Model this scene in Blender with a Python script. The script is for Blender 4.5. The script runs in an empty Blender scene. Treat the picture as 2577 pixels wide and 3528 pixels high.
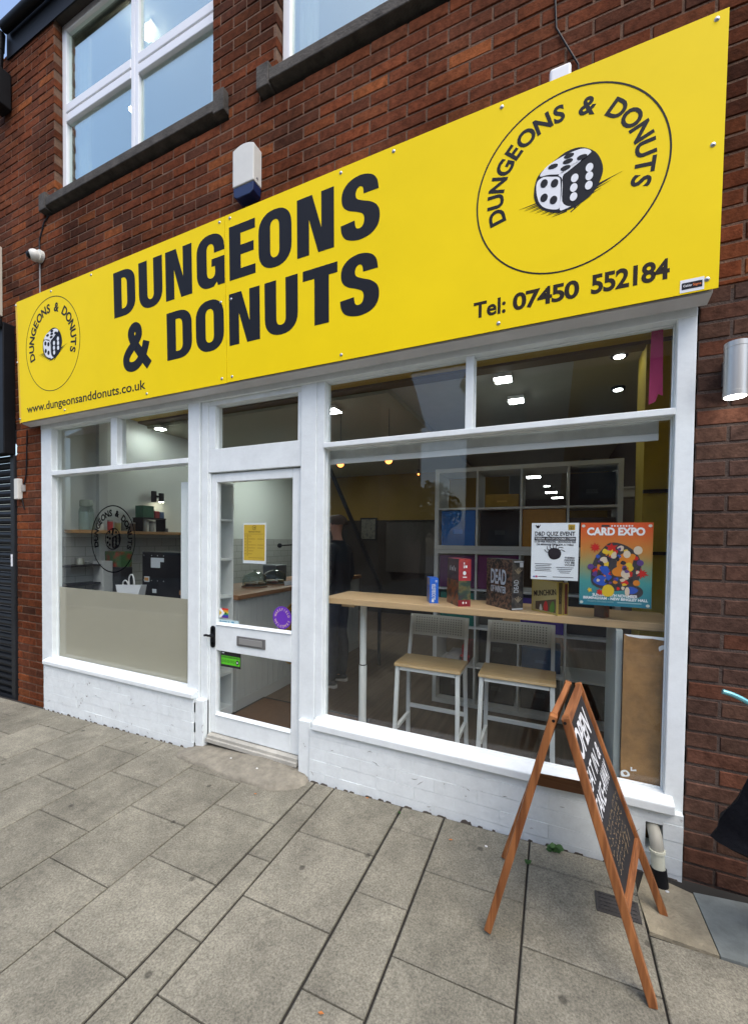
import bpy, math, random
from mathutils import Vector, Matrix
R = math.radians
random.seed(11)
scene = bpy.context.scene
COL = scene.collection

# ------------------------------------------------------------------ camera
cam = bpy.data.cameras.new('camera')
cam_o = bpy.data.objects.new('camera', cam)
COL.objects.link(cam_o)
cam.sensor_fit = 'AUTO'; cam.sensor_width = 36.0
cam.lens = 36.0 * 1394.82 / 3528.0
cam.shift_x = 4.3 / 3528.0
cam.shift_y = 128.2 / 3528.0
cam.clip_start = 0.02; cam.clip_end = 2000
yaw, pitch, roll = -0.421994, -0.0223117, 0.0124788
fw = Vector((math.sin(yaw)*math.cos(pitch), math.cos(yaw)*math.cos(pitch), math.sin(pitch)))
r0 = Vector((math.cos(yaw), -math.sin(yaw), 0)); u0 = r0.cross(fw)
rt = math.cos(roll)*r0 + math.sin(roll)*u0
up = -math.sin(roll)*r0 + math.cos(roll)*u0
M = Matrix((rt, up, -fw)).transposed().to_4x4()
M.translation = Vector((0, -2.22, 1.505))
cam_o.matrix_world = M
scene.camera = cam_o

# ------------------------------------------------------------------ sky, sun, exposure
SUN_EL, SUN_ROT = R(60), R(135)
world = bpy.data.worlds.new('World'); scene.world = world
world.use_nodes = True
nt = world.node_tree
sky = nt.nodes.new('ShaderNodeTexSky'); sky.sky_type = 'NISHITA'
sky.sun_disc = False; sky.sun_elevation = SUN_EL; sky.sun_rotation = SUN_ROT
sky.air_density = 1.0; sky.dust_density = 3.0; sky.ozone_density = 1.0
bg = nt.nodes['Background']; bg.inputs[1].default_value = 0.15
nt.links.new(sky.outputs[0], bg.inputs[0])
sl = bpy.data.lights.new('sun', 'SUN'); sl.energy = 0.5; sl.angle = R(40); sl.color = (1.0, 0.99, 0.97)
so = bpy.data.objects.new('sun', sl); COL.objects.link(so)
sd = Vector((math.sin(SUN_ROT)*math.cos(SUN_EL), math.cos(SUN_ROT)*math.cos(SUN_EL), math.sin(SUN_EL)))
so.rotation_euler = sd.to_track_quat('Z', 'Y').to_euler()
vs = scene.view_settings
vs.view_transform = 'Standard'; vs.look = 'None'; vs.gamma = 1; vs.use_curve_mapping = False
vs.exposure = 1.25

# ------------------------------------------------------------------ materials
MATS = {}
class NT:
    def __init__(s, m):
        s.t = m.node_tree; s.n = s.t.nodes; s.l = s.t.links
    def new(s, typ, **kw):
        n = s.n.new(typ)
        for k, v in kw.items(): setattr(n, k, v)
        return n
    def link(s, a, b): s.l.new(a, b)
def mat(name, col, rough=0.6, metal=0.0, var=0.0, vscale=6.0, bump=0.0, bscale=60.0, spec=0.4, emit=None, estr=0.0, coat=0.0):
    if name in MATS: return MATS[name]
    m = bpy.data.materials.new(name); m.use_nodes = True; MATS[name] = m
    t = NT(m); p = t.n['Principled BSDF']
    p.inputs['Base Color'].default_value = (*col, 1)
    p.inputs['Roughness'].default_value = rough; p.inputs['Metallic'].default_value = metal
    p.inputs['Specular IOR Level'].default_value = spec
    p.inputs['Coat Weight'].default_value = coat
    if emit:
        p.inputs['Emission Color'].default_value = (*emit, 1); p.inputs['Emission Strength'].default_value = estr
    if var or bump:
        tc = t.new('ShaderNodeTexCoord')
    if var:
        nz = t.new('ShaderNodeTexNoise'); nz.inputs['Scale'].default_value = vscale
        nz.inputs['Detail'].default_value = 6; nz.inputs['Roughness'].default_value = 0.65
        t.link(tc.outputs['Object'], nz.inputs['Vector'])
        mr = t.new('ShaderNodeMapRange'); mr.inputs['From Min'].default_value = 0.3; mr.inputs['From Max'].default_value = 0.7
        mr.inputs['To Min'].default_value = 1-var; mr.inputs['To Max'].default_value = 1+var*0.6
        t.link(nz.outputs['Fac'], mr.inputs['Value'])
        mx = t.new('ShaderNodeVectorMath', operation='SCALE'); mx.inputs[0].default_value = col
        t.link(mr.outputs['Result'], mx.inputs['Scale']); t.link(mx.outputs['Vector'], p.inputs['Base Color'])
    if bump:
        nb = t.new('ShaderNodeTexNoise'); nb.inputs['Scale'].default_value = bscale; nb.inputs['Detail'].default_value = 4
        t.link(tc.outputs['Object'], nb.inputs['Vector'])
        bp = t.new('ShaderNodeBump'); bp.inputs['Strength'].default_value = bump; bp.inputs['Distance'].default_value = 0.01
        t.link(nb.outputs['Fac'], bp.inputs['Height']); t.link(bp.outputs['Normal'], p.inputs['Normal'])
    return m

def brick_mat(name, stops, soot=0.5):
    m = bpy.data.materials.new(name); m.use_nodes = True; t = NT(m); p = t.n['Principled BSDF']
    g = t.new('ShaderNodeNewGeometry'); tc = t.new('ShaderNodeTexCoord')
    cr = t.new('ShaderNodeValToRGB'); e = cr.color_ramp.elements
    e[0].position = 0; e[0].color = (*stops[0], 1); e[1].position = 1; e[1].color = (*stops[-1], 1)
    for i, s in enumerate(stops[1:-1]):
        k = e.new((i+1)/(len(stops)-1)); k.color = (*s, 1)
    t.link(g.outputs['Random Per Island'], cr.inputs['Fac'])
    n1 = t.new('ShaderNodeTexNoise'); n1.inputs['Scale'].default_value = 26; n1.inputs['Detail'].default_value = 7; n1.inputs['Roughness'].default_value = 0.7
    t.link(tc.outputs['Object'], n1.inputs['Vector'])
    n2 = t.new('ShaderNodeTexNoise'); n2.inputs['Scale'].default_value = 1.3; n2.inputs['Detail'].default_value = 5
    t.link(tc.outputs['Object'], n2.inputs['Vector'])
    a = t.new('ShaderNodeMapRange'); a.inputs['From Min'].default_value = .3; a.inputs['From Max'].default_value = .7; a.inputs['To Min'].default_value = .5; a.inputs['To Max'].default_value = 1.3
    b = t.new('ShaderNodeMapRange'); b.inputs['From Min'].default_value = .35; b.inputs['From Max'].default_value = .65; b.inputs['To Min'].default_value = 1-soot; b.inputs['To Max'].default_value = 1.15
    t.link(n1.outputs['Fac'], a.inputs['Value']); t.link(n2.outputs['Fac'], b.inputs['Value'])
    mm = t.new('ShaderNodeMath', operation='MULTIPLY'); t.link(a.outputs['Result'], mm.inputs[0]); t.link(b.outputs['Result'], mm.inputs[1])
    sc = t.new('ShaderNodeVectorMath', operation='SCALE'); t.link(cr.outputs['Color'], sc.inputs[0]); t.link(mm.outputs['Value'], sc.inputs['Scale'])
    t.link(sc.outputs['Vector'], p.inputs['Base Color'])
    p.inputs['Roughness'].default_value = .9; p.inputs['Specular IOR Level'].default_value = .06
    n3 = t.new('ShaderNodeTexNoise'); n3.inputs['Scale'].default_value = 90; n3.inputs['Detail'].default_value = 5
    t.link(tc.outputs['Object'], n3.inputs['Vector'])
    bp = t.new('ShaderNodeBump'); bp.inputs['Strength'].default_value = .5; bp.inputs['Distance'].default_value = .006
    t.link(n3.outputs['Fac'], bp.inputs['Height']); t.link(bp.outputs['Normal'], p.inputs['Normal'])
    return m
M_BRICK = brick_mat('red_brick', [(.085,.034,.019),(.185,.054,.022),(.135,.043,.021),(.215,.065,.024),(.105,.040,.022),(.16,.048,.022),(.205,.058,.023),(.095,.037,.022),(.27,.084,.028)], .62)
M_BRICK2 = brick_mat('brown_brick', [(.086,.050,.036),(.104,.055,.037),(.093,.053,.040),(.080,.047,.036),(.100,.053,.037),(.088,.051,.038),(.098,.051,.036),(.135,.052,.030)], .45)
M_MORTAR = mat('mortar', (.155,.088,.054), .95, var=.45, vscale=9, bump=.6, bscale=120)

def slab_mat():
    m = bpy.data.materials.new('paving_stone'); m.use_nodes = True; t = NT(m); p = t.n['Principled BSDF']
    g = t.new('ShaderNodeNewGeometry'); tc = t.new('ShaderNodeTexCoord')
    base = t.new('ShaderNodeValToRGB'); e = base.color_ramp.elements
    e[0].color = (.212,.199,.152,1); e[1].color = (.262,.246,.19,1)
    t.link(g.outputs['Random Per Island'], base.inputs['Fac'])
    def noise(s, d, r, lo, hi, f0=.35, f1=.65):
        n = t.new('ShaderNodeTexNoise'); n.inputs['Scale'].default_value = s; n.inputs['Detail'].default_value = d; n.inputs['Roughness'].default_value = r
        t.link(tc.outputs['Object'], n.inputs['Vector'])
        q = t.new('ShaderNodeMapRange'); q.inputs['From Min'].default_value = f0; q.inputs['From Max'].default_value = f1
        q.inputs['To Min'].default_value = lo; q.inputs['To Max'].default_value = hi
        t.link(n.outputs['Fac'], q.inputs['Value']); return q.outputs['Result'], n
    f1, n1 = noise(125, 4, .8, .58, 1.36); f2, _ = noise(2.2, 7, .68, .68, 1.12); f3, _ = noise(14, 5, .7, .84, 1.1)
    v = t.new('ShaderNodeTexVoronoi', voronoi_dimensions='2D'); v.inputs['Scale'].default_value = 1.7; v.inputs['Randomness'].default_value = 1
    t.link(tc.outputs['Object'], v.inputs['Vector'])
    vm = t.new('ShaderNodeMapRange'); vm.inputs['From Min'].default_value = .016; vm.inputs['From Max'].default_value = .030
    vm.inputs['To Min'].default_value = .45; vm.inputs['To Max'].default_value = 1
    t.link(v.outputs['Distance'], vm.inputs['Value'])
    cur = f1
    for o in (f2, f3, vm.outputs['Result']):
        x = t.new('ShaderNodeMath', operation='MULTIPLY'); t.link(cur, x.inputs[0]); t.link(o, x.inputs[1]); cur = x.outputs['Value']
    sc = t.new('ShaderNodeVectorMath', operation='SCALE'); t.link(base.outputs['Color'], sc.inputs[0]); t.link(cur, sc.inputs['Scale'])
    t.link(sc.outputs['Vector'], p.inputs['Base Color'])
    p.inputs['Roughness'].default_value = .8; p.inputs['Specular IOR Level'].default_value = .3
    bp = t.new('ShaderNodeBump'); bp.inputs['Strength'].default_value = .35; bp.inputs['Distance'].default_value = .004
    t.link(n1.outputs['Fac'], bp.inputs['Height']); t.link(bp.outputs['Normal'], p.inputs['Normal'])
    return m
M_SLAB = slab_mat()

def wood_mat(name, c0, c1, axis='Z', rough=.5, scale=1.0):
    m = bpy.data.materials.new(name); m.use_nodes = True; t = NT(m); p = t.n['Principled BSDF']
    tc = t.new('ShaderNodeTexCoord'); mp = t.new('ShaderNodeMapping')
    s = {'X': (2,40,40), 'Y': (40,2,40), 'Z': (40,40,2)}[axis]
    mp.inputs['Scale'].default_value = tuple(k*scale for k in s)
    t.link(tc.outputs['Object'], mp.inputs['Vector'])
    n = t.new('ShaderNodeTexNoise'); n.inputs['Scale'].default_value = 1; n.inputs['Detail'].default_value = 7; n.inputs['Distortion'].default_value = .8
    t.link(mp.outputs['Vector'], n.inputs['Vector'])
    cr = t.new('ShaderNodeValToRGB'); cr.color_ramp.elements[0].position = .3; cr.color_ramp.elements[1].position = .7
    cr.color_ramp.elements[0].color = (*c0,1); cr.color_ramp.elements[1].color = (*c1,1)
    t.link(n.outputs['Fac'], cr.inputs['Fac']); t.link(cr.outputs['Color'], p.inputs['Base Color'])
    p.inputs['Roughness'].default_value = rough; p.inputs['Specular IOR Level'].default_value = .35
    bp = t.new('ShaderNodeBump'); bp.inputs['Strength'].default_value = .15; bp.inputs['Distance'].default_value = .004
    t.link(n.outputs['Fac'], bp.inputs['Height']); t.link(bp.outputs['Normal'], p.inputs['Normal'])
    return m

def glass_mat(name, ior=1.5, tint=(.97,.985,.98), boost=1.0, dirt=0.0, gloss=(1,1,1)):
    m = bpy.data.materials.new(name); m.use_nodes = True; t = NT(m)
    t.n.remove(t.n['Principled BSDF']); out = t.n['Material Output']
    fr = t.new('ShaderNodeFresnel'); ge = t.new('ShaderNodeNewGeometry')
    ir = t.new('ShaderNodeMapRange'); ir.inputs['To Min'].default_value = ior; ir.inputs['To Max'].default_value = 1/ior
    t.link(ge.outputs['Backfacing'], ir.inputs['Value']); t.link(ir.outputs['Result'], fr.inputs['IOR'])
    tr = t.new('ShaderNodeBsdfTransparent'); tr.inputs['Color'].default_value = (*tint,1)
    gl = t.new('ShaderNodeBsdfGlossy'); gl.inputs['Roughness'].default_value = 0.0; gl.inputs['Color'].default_value = (*gloss,1)
    mul = t.new('ShaderNodeMath', operation='MULTIPLY'); mul.use_clamp = True; mul.inputs[1].default_value = boost
    t.link(fr.outputs['Fac'], mul.inputs[0])
    mx = t.new('ShaderNodeMixShader'); t.link(mul.outputs['Value'], mx.inputs['Fac'])
    t.link(tr.outputs['BSDF'], mx.inputs[1]); t.link(gl.outputs['BSDF'], mx.inputs[2])
    if dirt:
        tc = t.new('ShaderNodeTexCoord'); n = t.new('ShaderNodeTexNoise'); n.inputs['Scale'].default_value = 3.5; n.inputs['Detail'].default_value = 9; n.inputs['Roughness'].default_value = .7
        mp = t.new('ShaderNodeMapping'); mp.inputs['Scale'].default_value = (1,1,.45); t.link(tc.outputs['Object'], mp.inputs['Vector']); t.link(mp.outputs[0], n.inputs['Vector'])
        mr = t.new('ShaderNodeMapRange'); mr.inputs['From Min'].default_value = .42; mr.inputs['From Max'].default_value = .8; mr.inputs['To Max'].default_value = dirt
        t.link(n.outputs['Fac'], mr.inputs['Value']); df = t.new('ShaderNodeBsdfDiffuse'); df.inputs['Color'].default_value = (.6,.6,.57,1)
        m2 = t.new('ShaderNodeMixShader'); t.link(mr.outputs['Result'], m2.inputs['Fac']); t.link(mx.outputs[0], m2.inputs[1]); t.link(df.outputs[0], m2.inputs[2]); mx = m2
    t.link(mx.outputs['Shader'], out.inputs['Surface'])
    return m
M_GLASS = glass_mat('window_glass', 1.5, boost=.62, dirt=.012)
M_GLASS_UP = glass_mat('double_glazing', 1.7, (.85,.9,.92), 3.1, gloss=(.90,1,.93))
M_JAR = glass_mat('jar_glass', 1.4, (.72,.8,.78), 1.2)

def film_mat():
    m = bpy.data.materials.new('frosted_film'); m.use_nodes = True; t = NT(m)
    t.n.remove(t.n['Principled BSDF']); out = t.n['Material Output']
    d = t.new('ShaderNodeBsdfDiffuse'); d.inputs['Color'].default_value = (.49,.455,.35,1)
    tl = t.new('ShaderNodeBsdfTranslucent'); tl.inputs['Color'].default_value = (.8,.78,.72,1)
    mx = t.new('ShaderNodeMixShader'); mx.inputs['Fac'].default_value = .3
    t.link(d.outputs[0], mx.inputs[1]); t.link(tl.outputs[0], mx.inputs[2]); t.link(mx.outputs[0], out.inputs['Surface'])
    return m
M_FILM = film_mat()

def painted_mat(name, col, peel=0.0):
    m = bpy.data.materials.new(name); m.use_nodes = True; t = NT(m); p = t.n['Principled BSDF']
    tc = t.new('ShaderNodeTexCoord')
    n = t.new('ShaderNodeTexNoise'); n.inputs['Scale'].default_value = 12 if peel else 7; n.inputs['Detail'].default_value = 9; n.inputs['Roughness'].default_value = .72
    t.link(tc.outputs['Object'], n.inputs['Vector'])
    cr = t.new('ShaderNodeValToRGB'); e = cr.color_ramp.elements
    if peel:
        e[0].position = .33; e[0].color = (.16,.14,.12,1); e[1].position = .355; e[1].color = (*[c*.9 for c in col],1)
        k = e.new(.6); k.color = (*col,1)
    else:
        e[0].position = .25; e[0].color = (*[c*.86 for c in col],1); e[1].position = .6; e[1].color = (*col,1)
    t.link(n.outputs['Fac'], cr.inputs['Fac']); t.link(cr.outputs['Color'], p.inputs['Base Color'])
    p.inputs['Roughness'].default_value = .5; p.inputs['Specular IOR Level'].default_value = .35
    n2 = t.new('ShaderNodeTexNoise'); n2.inputs['Scale'].default_value = 24 if peel else 60; n2.inputs['Detail'].default_value = 6
    t.link(tc.outputs['Object'], n2.inputs['Vector'])
    bp = t.new('ShaderNodeBump'); bp.inputs['Strength'].default_value = .5 if peel else .12; bp.inputs['Distance'].default_value = .006
    t.link(n2.outputs['Fac'], bp.inputs['Height']); t.link(bp.outputs['Normal'], p.inputs['Normal'])
    return m
M_WHITE = painted_mat('white_gloss_paint', (.77,.825,.825))
M_RISER = painted_mat('white_masonry_paint', (.77,.825,.825), 1)
M_UPVC = mat('white_upvc', (.78,.80,.82), .3)
M_YEL = mat('yellow_sign_vinyl', (.92,.68,.003), .55, spec=.12, var=.05, vscale=1.2, bump=.10, bscale=2.5)
M_INK = mat('black_vinyl', (.012,.014,.020), .6, spec=.15)
M_WV = mat('white_vinyl', (.78,.80,.82), .4)
M_BLACK = mat('black_paint', (.007,.0075,.009), .5, var=.3, vscale=4, spec=.2)
M_DARK = mat('charcoal_paint', (.016,.018,.021), .5, spec=.25, var=.3, vscale=5)
M_STEEL = mat('brushed_steel', (.45,.46,.47), .35, .85)
M_CONC = mat('sill_concrete', (.075,.068,.058), .9, var=.5, vscale=9, bump=.5, bscale=70)
M_CREAM = mat('cream_plastic', (.66,.66,.60), .4, var=.06)
M_BLUEP = mat('blue_plastic', (.006,.018,.075), .4)
M_BOARD = wood_mat('orange_pine', (.13,.042,.013), (.40,.155,.05), 'Z', .5)
M_BOARDY = wood_mat('orange_pine_rail', (.17,.06,.022), (.40,.16,.06), 'Y', .5)
M_CHALK = mat('chalkboard', (.026,.026,.028), .7, var=.6, vscale=5)
M_PINE = wood_mat('pale_bamboo', (.50,.33,.17), (.60,.41,.22), 'X', .45)
M_SEAT = wood_mat('seat_bamboo', (.40,.27,.12), (.48,.33,.16), 'X', .4)
M_WMETAL = mat('white_powder_coat', (.62,.64,.62), .4)
M_MDF = mat('brown_hardboard', (.29,.155,.055), .75, var=.35, vscale=11, bump=.15)
M_SHELF = mat('white_laminate', (.55,.56,.53), .45)
M_FLOOR = wood_mat('laminate_floor', (.075,.052,.036), (.125,.088,.062), 'Y', .5, .6)
M_STONE = mat('buff_stone', (.33,.29,.20), .85, var=.3, vscale=14, bump=.6, bscale=90)
M_SLATE = mat('blue_grey_stone', (.21,.235,.22), .8, var=.25, vscale=10, bump=.3)
M_CEMENT = mat('worn_concrete', (.245,.225,.175), .9, var=.32, vscale=16, bump=.7, bscale=45)
M_IRON = mat('cast_iron', (.055,.052,.05), .7, var=.4, vscale=20, bump=.5)
def emis(name, col, s): return mat(name, (.8,.8,.8), .5, emit=col, estr=s)

# ------------------------------------------------------------------ builders
BASE = {}
class MB:
    def __init__(s): s.v = []; s.f = []; s.mi = []
    def add(s, vs, fs, mi=0):
        o = len(s.v); s.v += [tuple(x) for x in vs]
        for f in fs: s.f.append(tuple(i+o for i in f)); s.mi.append(mi)
        return s
    def box(s, x0, x1, y0, y1, z0, z1, mi=0):
        return s.add([(x0,y0,z0),(x1,y0,z0),(x1,y1,z0),(x0,y1,z0),(x0,y0,z1),(x1,y0,z1),(x1,y1,z1),(x0,y1,z1)],
              [(0,3,2,1),(4,5,6,7),(0,1,5,4),(1,2,6,5),(2,3,7,6),(3,0,4,7)], mi)
    def obox(s, c, size, m, mi=0):
        hx, hy, hz = [k/2 for k in size]; c = Vector(c)
        vs = [c + m @ Vector((a*hx, b*hy, d*hz)) for d in (-1,1) for a, b in ((-1,-1),(1,-1),(1,1),(-1,1))]
        return s.add(vs, [(0,3,2,1),(4,5,6,7),(0,1,5,4),(1,2,6,5),(2,3,7,6),(3,0,4,7)], mi)
    def beam(s, a, b, w, d, upv=(0,0,1), mi=0):
        a, b = Vector(a), Vector(b); z = (b-a).normalized(); x = Vector(upv).cross(z)
        if x.length < 1e-4: x = Vector((1,0,0)).cross(z)
        x.normalize(); y = z.cross(x)
        return s.obox((a+b)/2, (w, d, (b-a).length), Matrix((x,y,z)).transposed(), mi)
    def cyl(s, a, b, ra, rb=None, n=16, mi=0):
        rb = ra if rb is None else rb
        a, b = Vector(a), Vector(b); z = (b-a).normalized()
        x = z.orthogonal().normalized(); y = z.cross(x)
        vs = []
        for p, r in ((a,ra),(b,rb)):
            vs += [p + r*(math.cos(2*math.pi*i/n)*x + math.sin(2*math.pi*i/n)*y) for i in range(n)]
        fs = [(i,(i+1)%n,n+(i+1)%n,n+i) for i in range(n)] + [tuple(range(n-1,-1,-1)), tuple(range(n,2*n))]
        return s.add(vs, fs, mi)
    def tube(s, path, r, n=8, mi=0):
        path = [Vector(p) for p in path]; vs = []; k = len(path)
        px = None
        for i, p in enumerate(path):
            d = (path[min(i+1,k-1)] - path[max(i-1,0)]).normalized()
            if px is None: x = d.orthogonal().normalized()
            else:
                x = px - d*px.dot(d)
                x = x.normalized() if x.length > 1e-5 else d.orthogonal().normalized()
            px = x; y = d.cross(x)
            vs += [p + r*(math.cos(2*math.pi*j/n)*x + math.sin(2*math.pi*j/n)*y) for j in range(n)]
        fs = [(i*n+j, i*n+(j+1)%n, (i+1)*n+(j+1)%n, (i+1)*n+j) for i in range(k-1) for j in range(n)]
        fs += [tuple(range(n-1,-1,-1)), tuple(range((k-1)*n, k*n))]
        return s.add(vs, fs, mi)
    def lathe(s, prof, c, n=24, mi=0):
        vs = []
        for r, z in prof: vs += [(c[0]+r*math.cos(2*math.pi*i/n), c[1]+r*math.sin(2*math.pi*i/n), c[2]+z) for i in range(n)]
        k = len(prof)
        fs = [(i*n+j, i*n+(j+1)%n, (i+1)*n+(j+1)%n, (i+1)*n+j) for i in range(k-1) for j in range(n)]
        fs += [tuple(range(n-1,-1,-1)), tuple(range((k-1)*n, k*n))]
        return s.add(vs, fs, mi)
    def sphere(s, c, r, n=16, m=10, sc=(1,1,1), mi=0):
        prof = [(max(1e-4, r*math.sin(math.pi*i/m)), -r*math.cos(math.pi*i/m)) for i in range(m+1)]
        t = MB().lathe(prof, (0,0,0), n)
        return s.add([(c[0]+a*sc[0], c[1]+b*sc[1], c[2]+d*sc[2]) for a,b,d in t.v], t.f, mi)
    def prism(s, poly, axis, a, b, mi=0):
        # poly in the plane normal to axis ('x': (y,z), 'y': (x,z), 'z': (x,y))
        def P(p, h): return {'x': (h,p[0],p[1]), 'y': (p[0],h,p[1]), 'z': (p[0],p[1],h)}[axis]
        n = len(poly); vs = [P(p,a) for p in poly] + [P(p,b) for p in poly]
        fs = [(i,(i+1)%n,n+(i+1)%n,n+i) for i in range(n)] + [tuple(range(n-1,-1,-1)), tuple(range(n,2*n))]
        return s.add(vs, fs, mi)
    def build(s, name, m, parent=None, local=False, bevel=0, smooth=False, seg=2):
        me = bpy.data.meshes.new(name)
        b = Vector((0,0,0)) if local or parent is None else BASE.get(parent.name, Vector((0,0,0)))
        me.from_pydata([(x-b.x, y-b.y, z-b.z) for x,y,z in s.v], [], s.f)
        ms = m if isinstance(m, (list, tuple)) else [m]
        for k in ms: me.materials.append(k)
        if len(ms) > 1: me.polygons.foreach_set('material_index', s.mi)
        me.update(); fix_normals(me)
        if smooth: me.polygons.foreach_set('use_smooth', [True]*len(me.polygons))
        o = bpy.data.objects.new(name, me); COL.objects.link(o)
        if parent is not None:
            o.parent = parent; BASE[o.name] = Vector((0,0,0)) if local else b
        if bevel:
            md = o.modifiers.new('bevel', 'BEVEL'); md.width = bevel; md.segments = seg; md.limit_method = 'ANGLE'
        if smooth:
            try:
                md = o.modifiers.new('edges', 'EDGE_SPLIT'); md.split_angle = R(40)
            except Exception: pass
        return o
import bmesh
def fix_normals(me):
    bm = bmesh.new(); bm.from_mesh(me); bmesh.ops.recalc_face_normals(bm, faces=bm.faces); bm.to_mesh(me); bm.free()
def tag(o, label=None, cat=None, group=None, kind=None):
    if label: o['label'] = label
    if cat: o['category'] = cat
    if group: o['group'] = group
    if kind: o['kind'] = kind
    return o
def thing(name, label, cat, loc, group=None, rz=0):
    o = bpy.data.objects.new(name, None); COL.objects.link(o)
    o.location = loc; o.rotation_euler = (0,0,rz); o.empty_display_size = .1
    BASE[o.name] = Vector(loc)
    return tag(o, label, cat, group)
def struct(o): o['kind'] = 'structure'; return o
def lone(mb, name, m, label, cat, group=None, **kw):
    o = mb.build(name, m, None, **kw); return tag(o, label, cat, group)
def recenter(o, loc):
    # put a lone mesh's origin at its base
    d = Vector(loc)
    for v in o.data.vertices: v.co -= d
    o.location = d; return o

# flat artwork -------------------------------------------------------
def frame(O, U, V):
    U = Vector(U).normalized(); V = Vector(V).normalized(); N = U.cross(V).normalized()
    return (Vector(O), U, V, N)
def put(mb, me, fr, ox, oy, sx=1, sy=1, rot=0, lift=0, mi=0):
    O,U,V,N = fr; c, s = math.cos(rot), math.sin(rot); vs = []
    for v in me.vertices:
        x, y = v.co.x*sx, v.co.y*sy
        x, y = c*x - s*y + ox, s*x + c*y + oy
        vs.append(O + U*x + V*y + N*(v.co.z + lift))
    mb.add(vs, [tuple(p.vertices) for p in me.polygons], mi)
TH = 0.0003
def text_mesh(body, bold=0.0, shear=0.0, space=1.0):
    c = bpy.data.curves.new('t', 'FONT'); c.body = body; c.offset = bold; c.shear = shear; c.extrude = TH; c.resolution_u = 4
    c.space_character = space
    o = bpy.data.objects.new('t', c); me = bpy.data.meshes.new_from_object(o)
    bpy.data.objects.remove(o); bpy.data.curves.remove(c)
    return me
_h = text_mesh('H'); CAP = max(v.co.y for v in _h.vertices)
def text(mb, fr, body, u0, u1, v0, cap, bold=.02, rot=0, lift=.0006, shear=0, mi=0, space=1.0):
    """one line: left u0, right u1 (None: natural width), baseline v0, capital height cap"""
    me = text_mesh(body, bold, shear, space)
    if not me.vertices: return
    xs = [v.co.x for v in me.vertices]; x0, x1 = min(xs), max(xs)
    sy = cap/CAP; sx = sy if u1 is None else (u1-u0)/(x1-x0)
    for v in me.vertices: v.co.x -= x0
    put(mb, me, fr, u0, v0, sx, sy, rot, lift, mi); bpy.data.meshes.remove(me)
def shape(mb, fr, polys, lift=.0006, sc=1.0, ox=0, oy=0, mi=0, rot=0, sx=1.0):
    c = bpy.data.curves.new('s', 'CURVE'); c.dimensions = '2D'; c.fill_mode = 'BOTH'; c.extrude = TH
    for p in polys:
        sp = c.splines.new('POLY'); sp.points.add(len(p)-1)
        for k, q in enumerate(p): sp.points[k].co = (q[0], q[1], 0, 1)
        sp.use_cyclic_u = True
    o = bpy.data.objects.new('s', c); me = bpy.data.meshes.new_from_object(o)
    bpy.data.objects.remove(o); bpy.data.curves.remove(c)
    put(mb, me, fr, ox, oy, sc*sx, sc, rot, lift, mi); bpy.data.meshes.remove(me)
def rect(x0, x1, y0, y1): return [(x0,y0),(x1,y0),(x1,y1),(x0,y1)]
def ell(cx, cy, rx, ry=None, n=40, a0=0):
    ry = rx if ry is None else ry
    return [(cx+rx*math.cos(a0+2*math.pi*i/n), cy+ry*math.sin(a0+2*math.pi*i/n)) for i in range(n)]
def smooth_poly(pts, n=6):
    out = []; k = len(pts)
    for i in range(k):
        p0, p1, p2, p3 = [Vector(pts[(i+j-1) % k]) for j in range(4)]
        for s in range(n):
            t = s/n
            out.append(tuple(.5*((2*p1)+(p2-p0)*t+(2*p0-5*p1+4*p2-p3)*t*t+(3*p1-p0-3*p2+p3)*t**3)))
    return out
def smooth_open(pts, n=6):
    out = []; k = len(pts)
    for i in range(k-1):
        p0, p1, p2, p3 = Vector(pts[max(i-1,0)]), Vector(pts[i]), Vector(pts[i+1]), Vector(pts[min(i+2,k-1)])
        for s in range(n):
            t = s/n
            out.append(tuple(.5*((2*p1)+(p2-p0)*t+(2*p0-5*p1+4*p2-p3)*t*t+(3*p1-p0-3*p2+p3)*t**3)))
    out.append(tuple(pts[-1])); return out
def ribbon(pts, w):
    """outline of a stroke of width w along an open path (w may be a list)"""
    k = len(pts); L = []; Rr = []
    for i, p in enumerate(pts):
        a = Vector(pts[max(i-1,0)]); b = Vector(pts[min(i+1,k-1)]); d = (b-a).normalized(); nrm = Vector((-d.y, d.x))
        ww = w[i] if isinstance(w, list) else w
        L.append(tuple(Vector(p)+nrm*ww/2)); Rr.append(tuple(Vector(p)-nrm*ww/2))
    return L + Rr[::-1]

# ground plane: the pavement falls a little to the left and away from the wall
def gz(x, y): return .0247*x + .019*y

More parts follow.
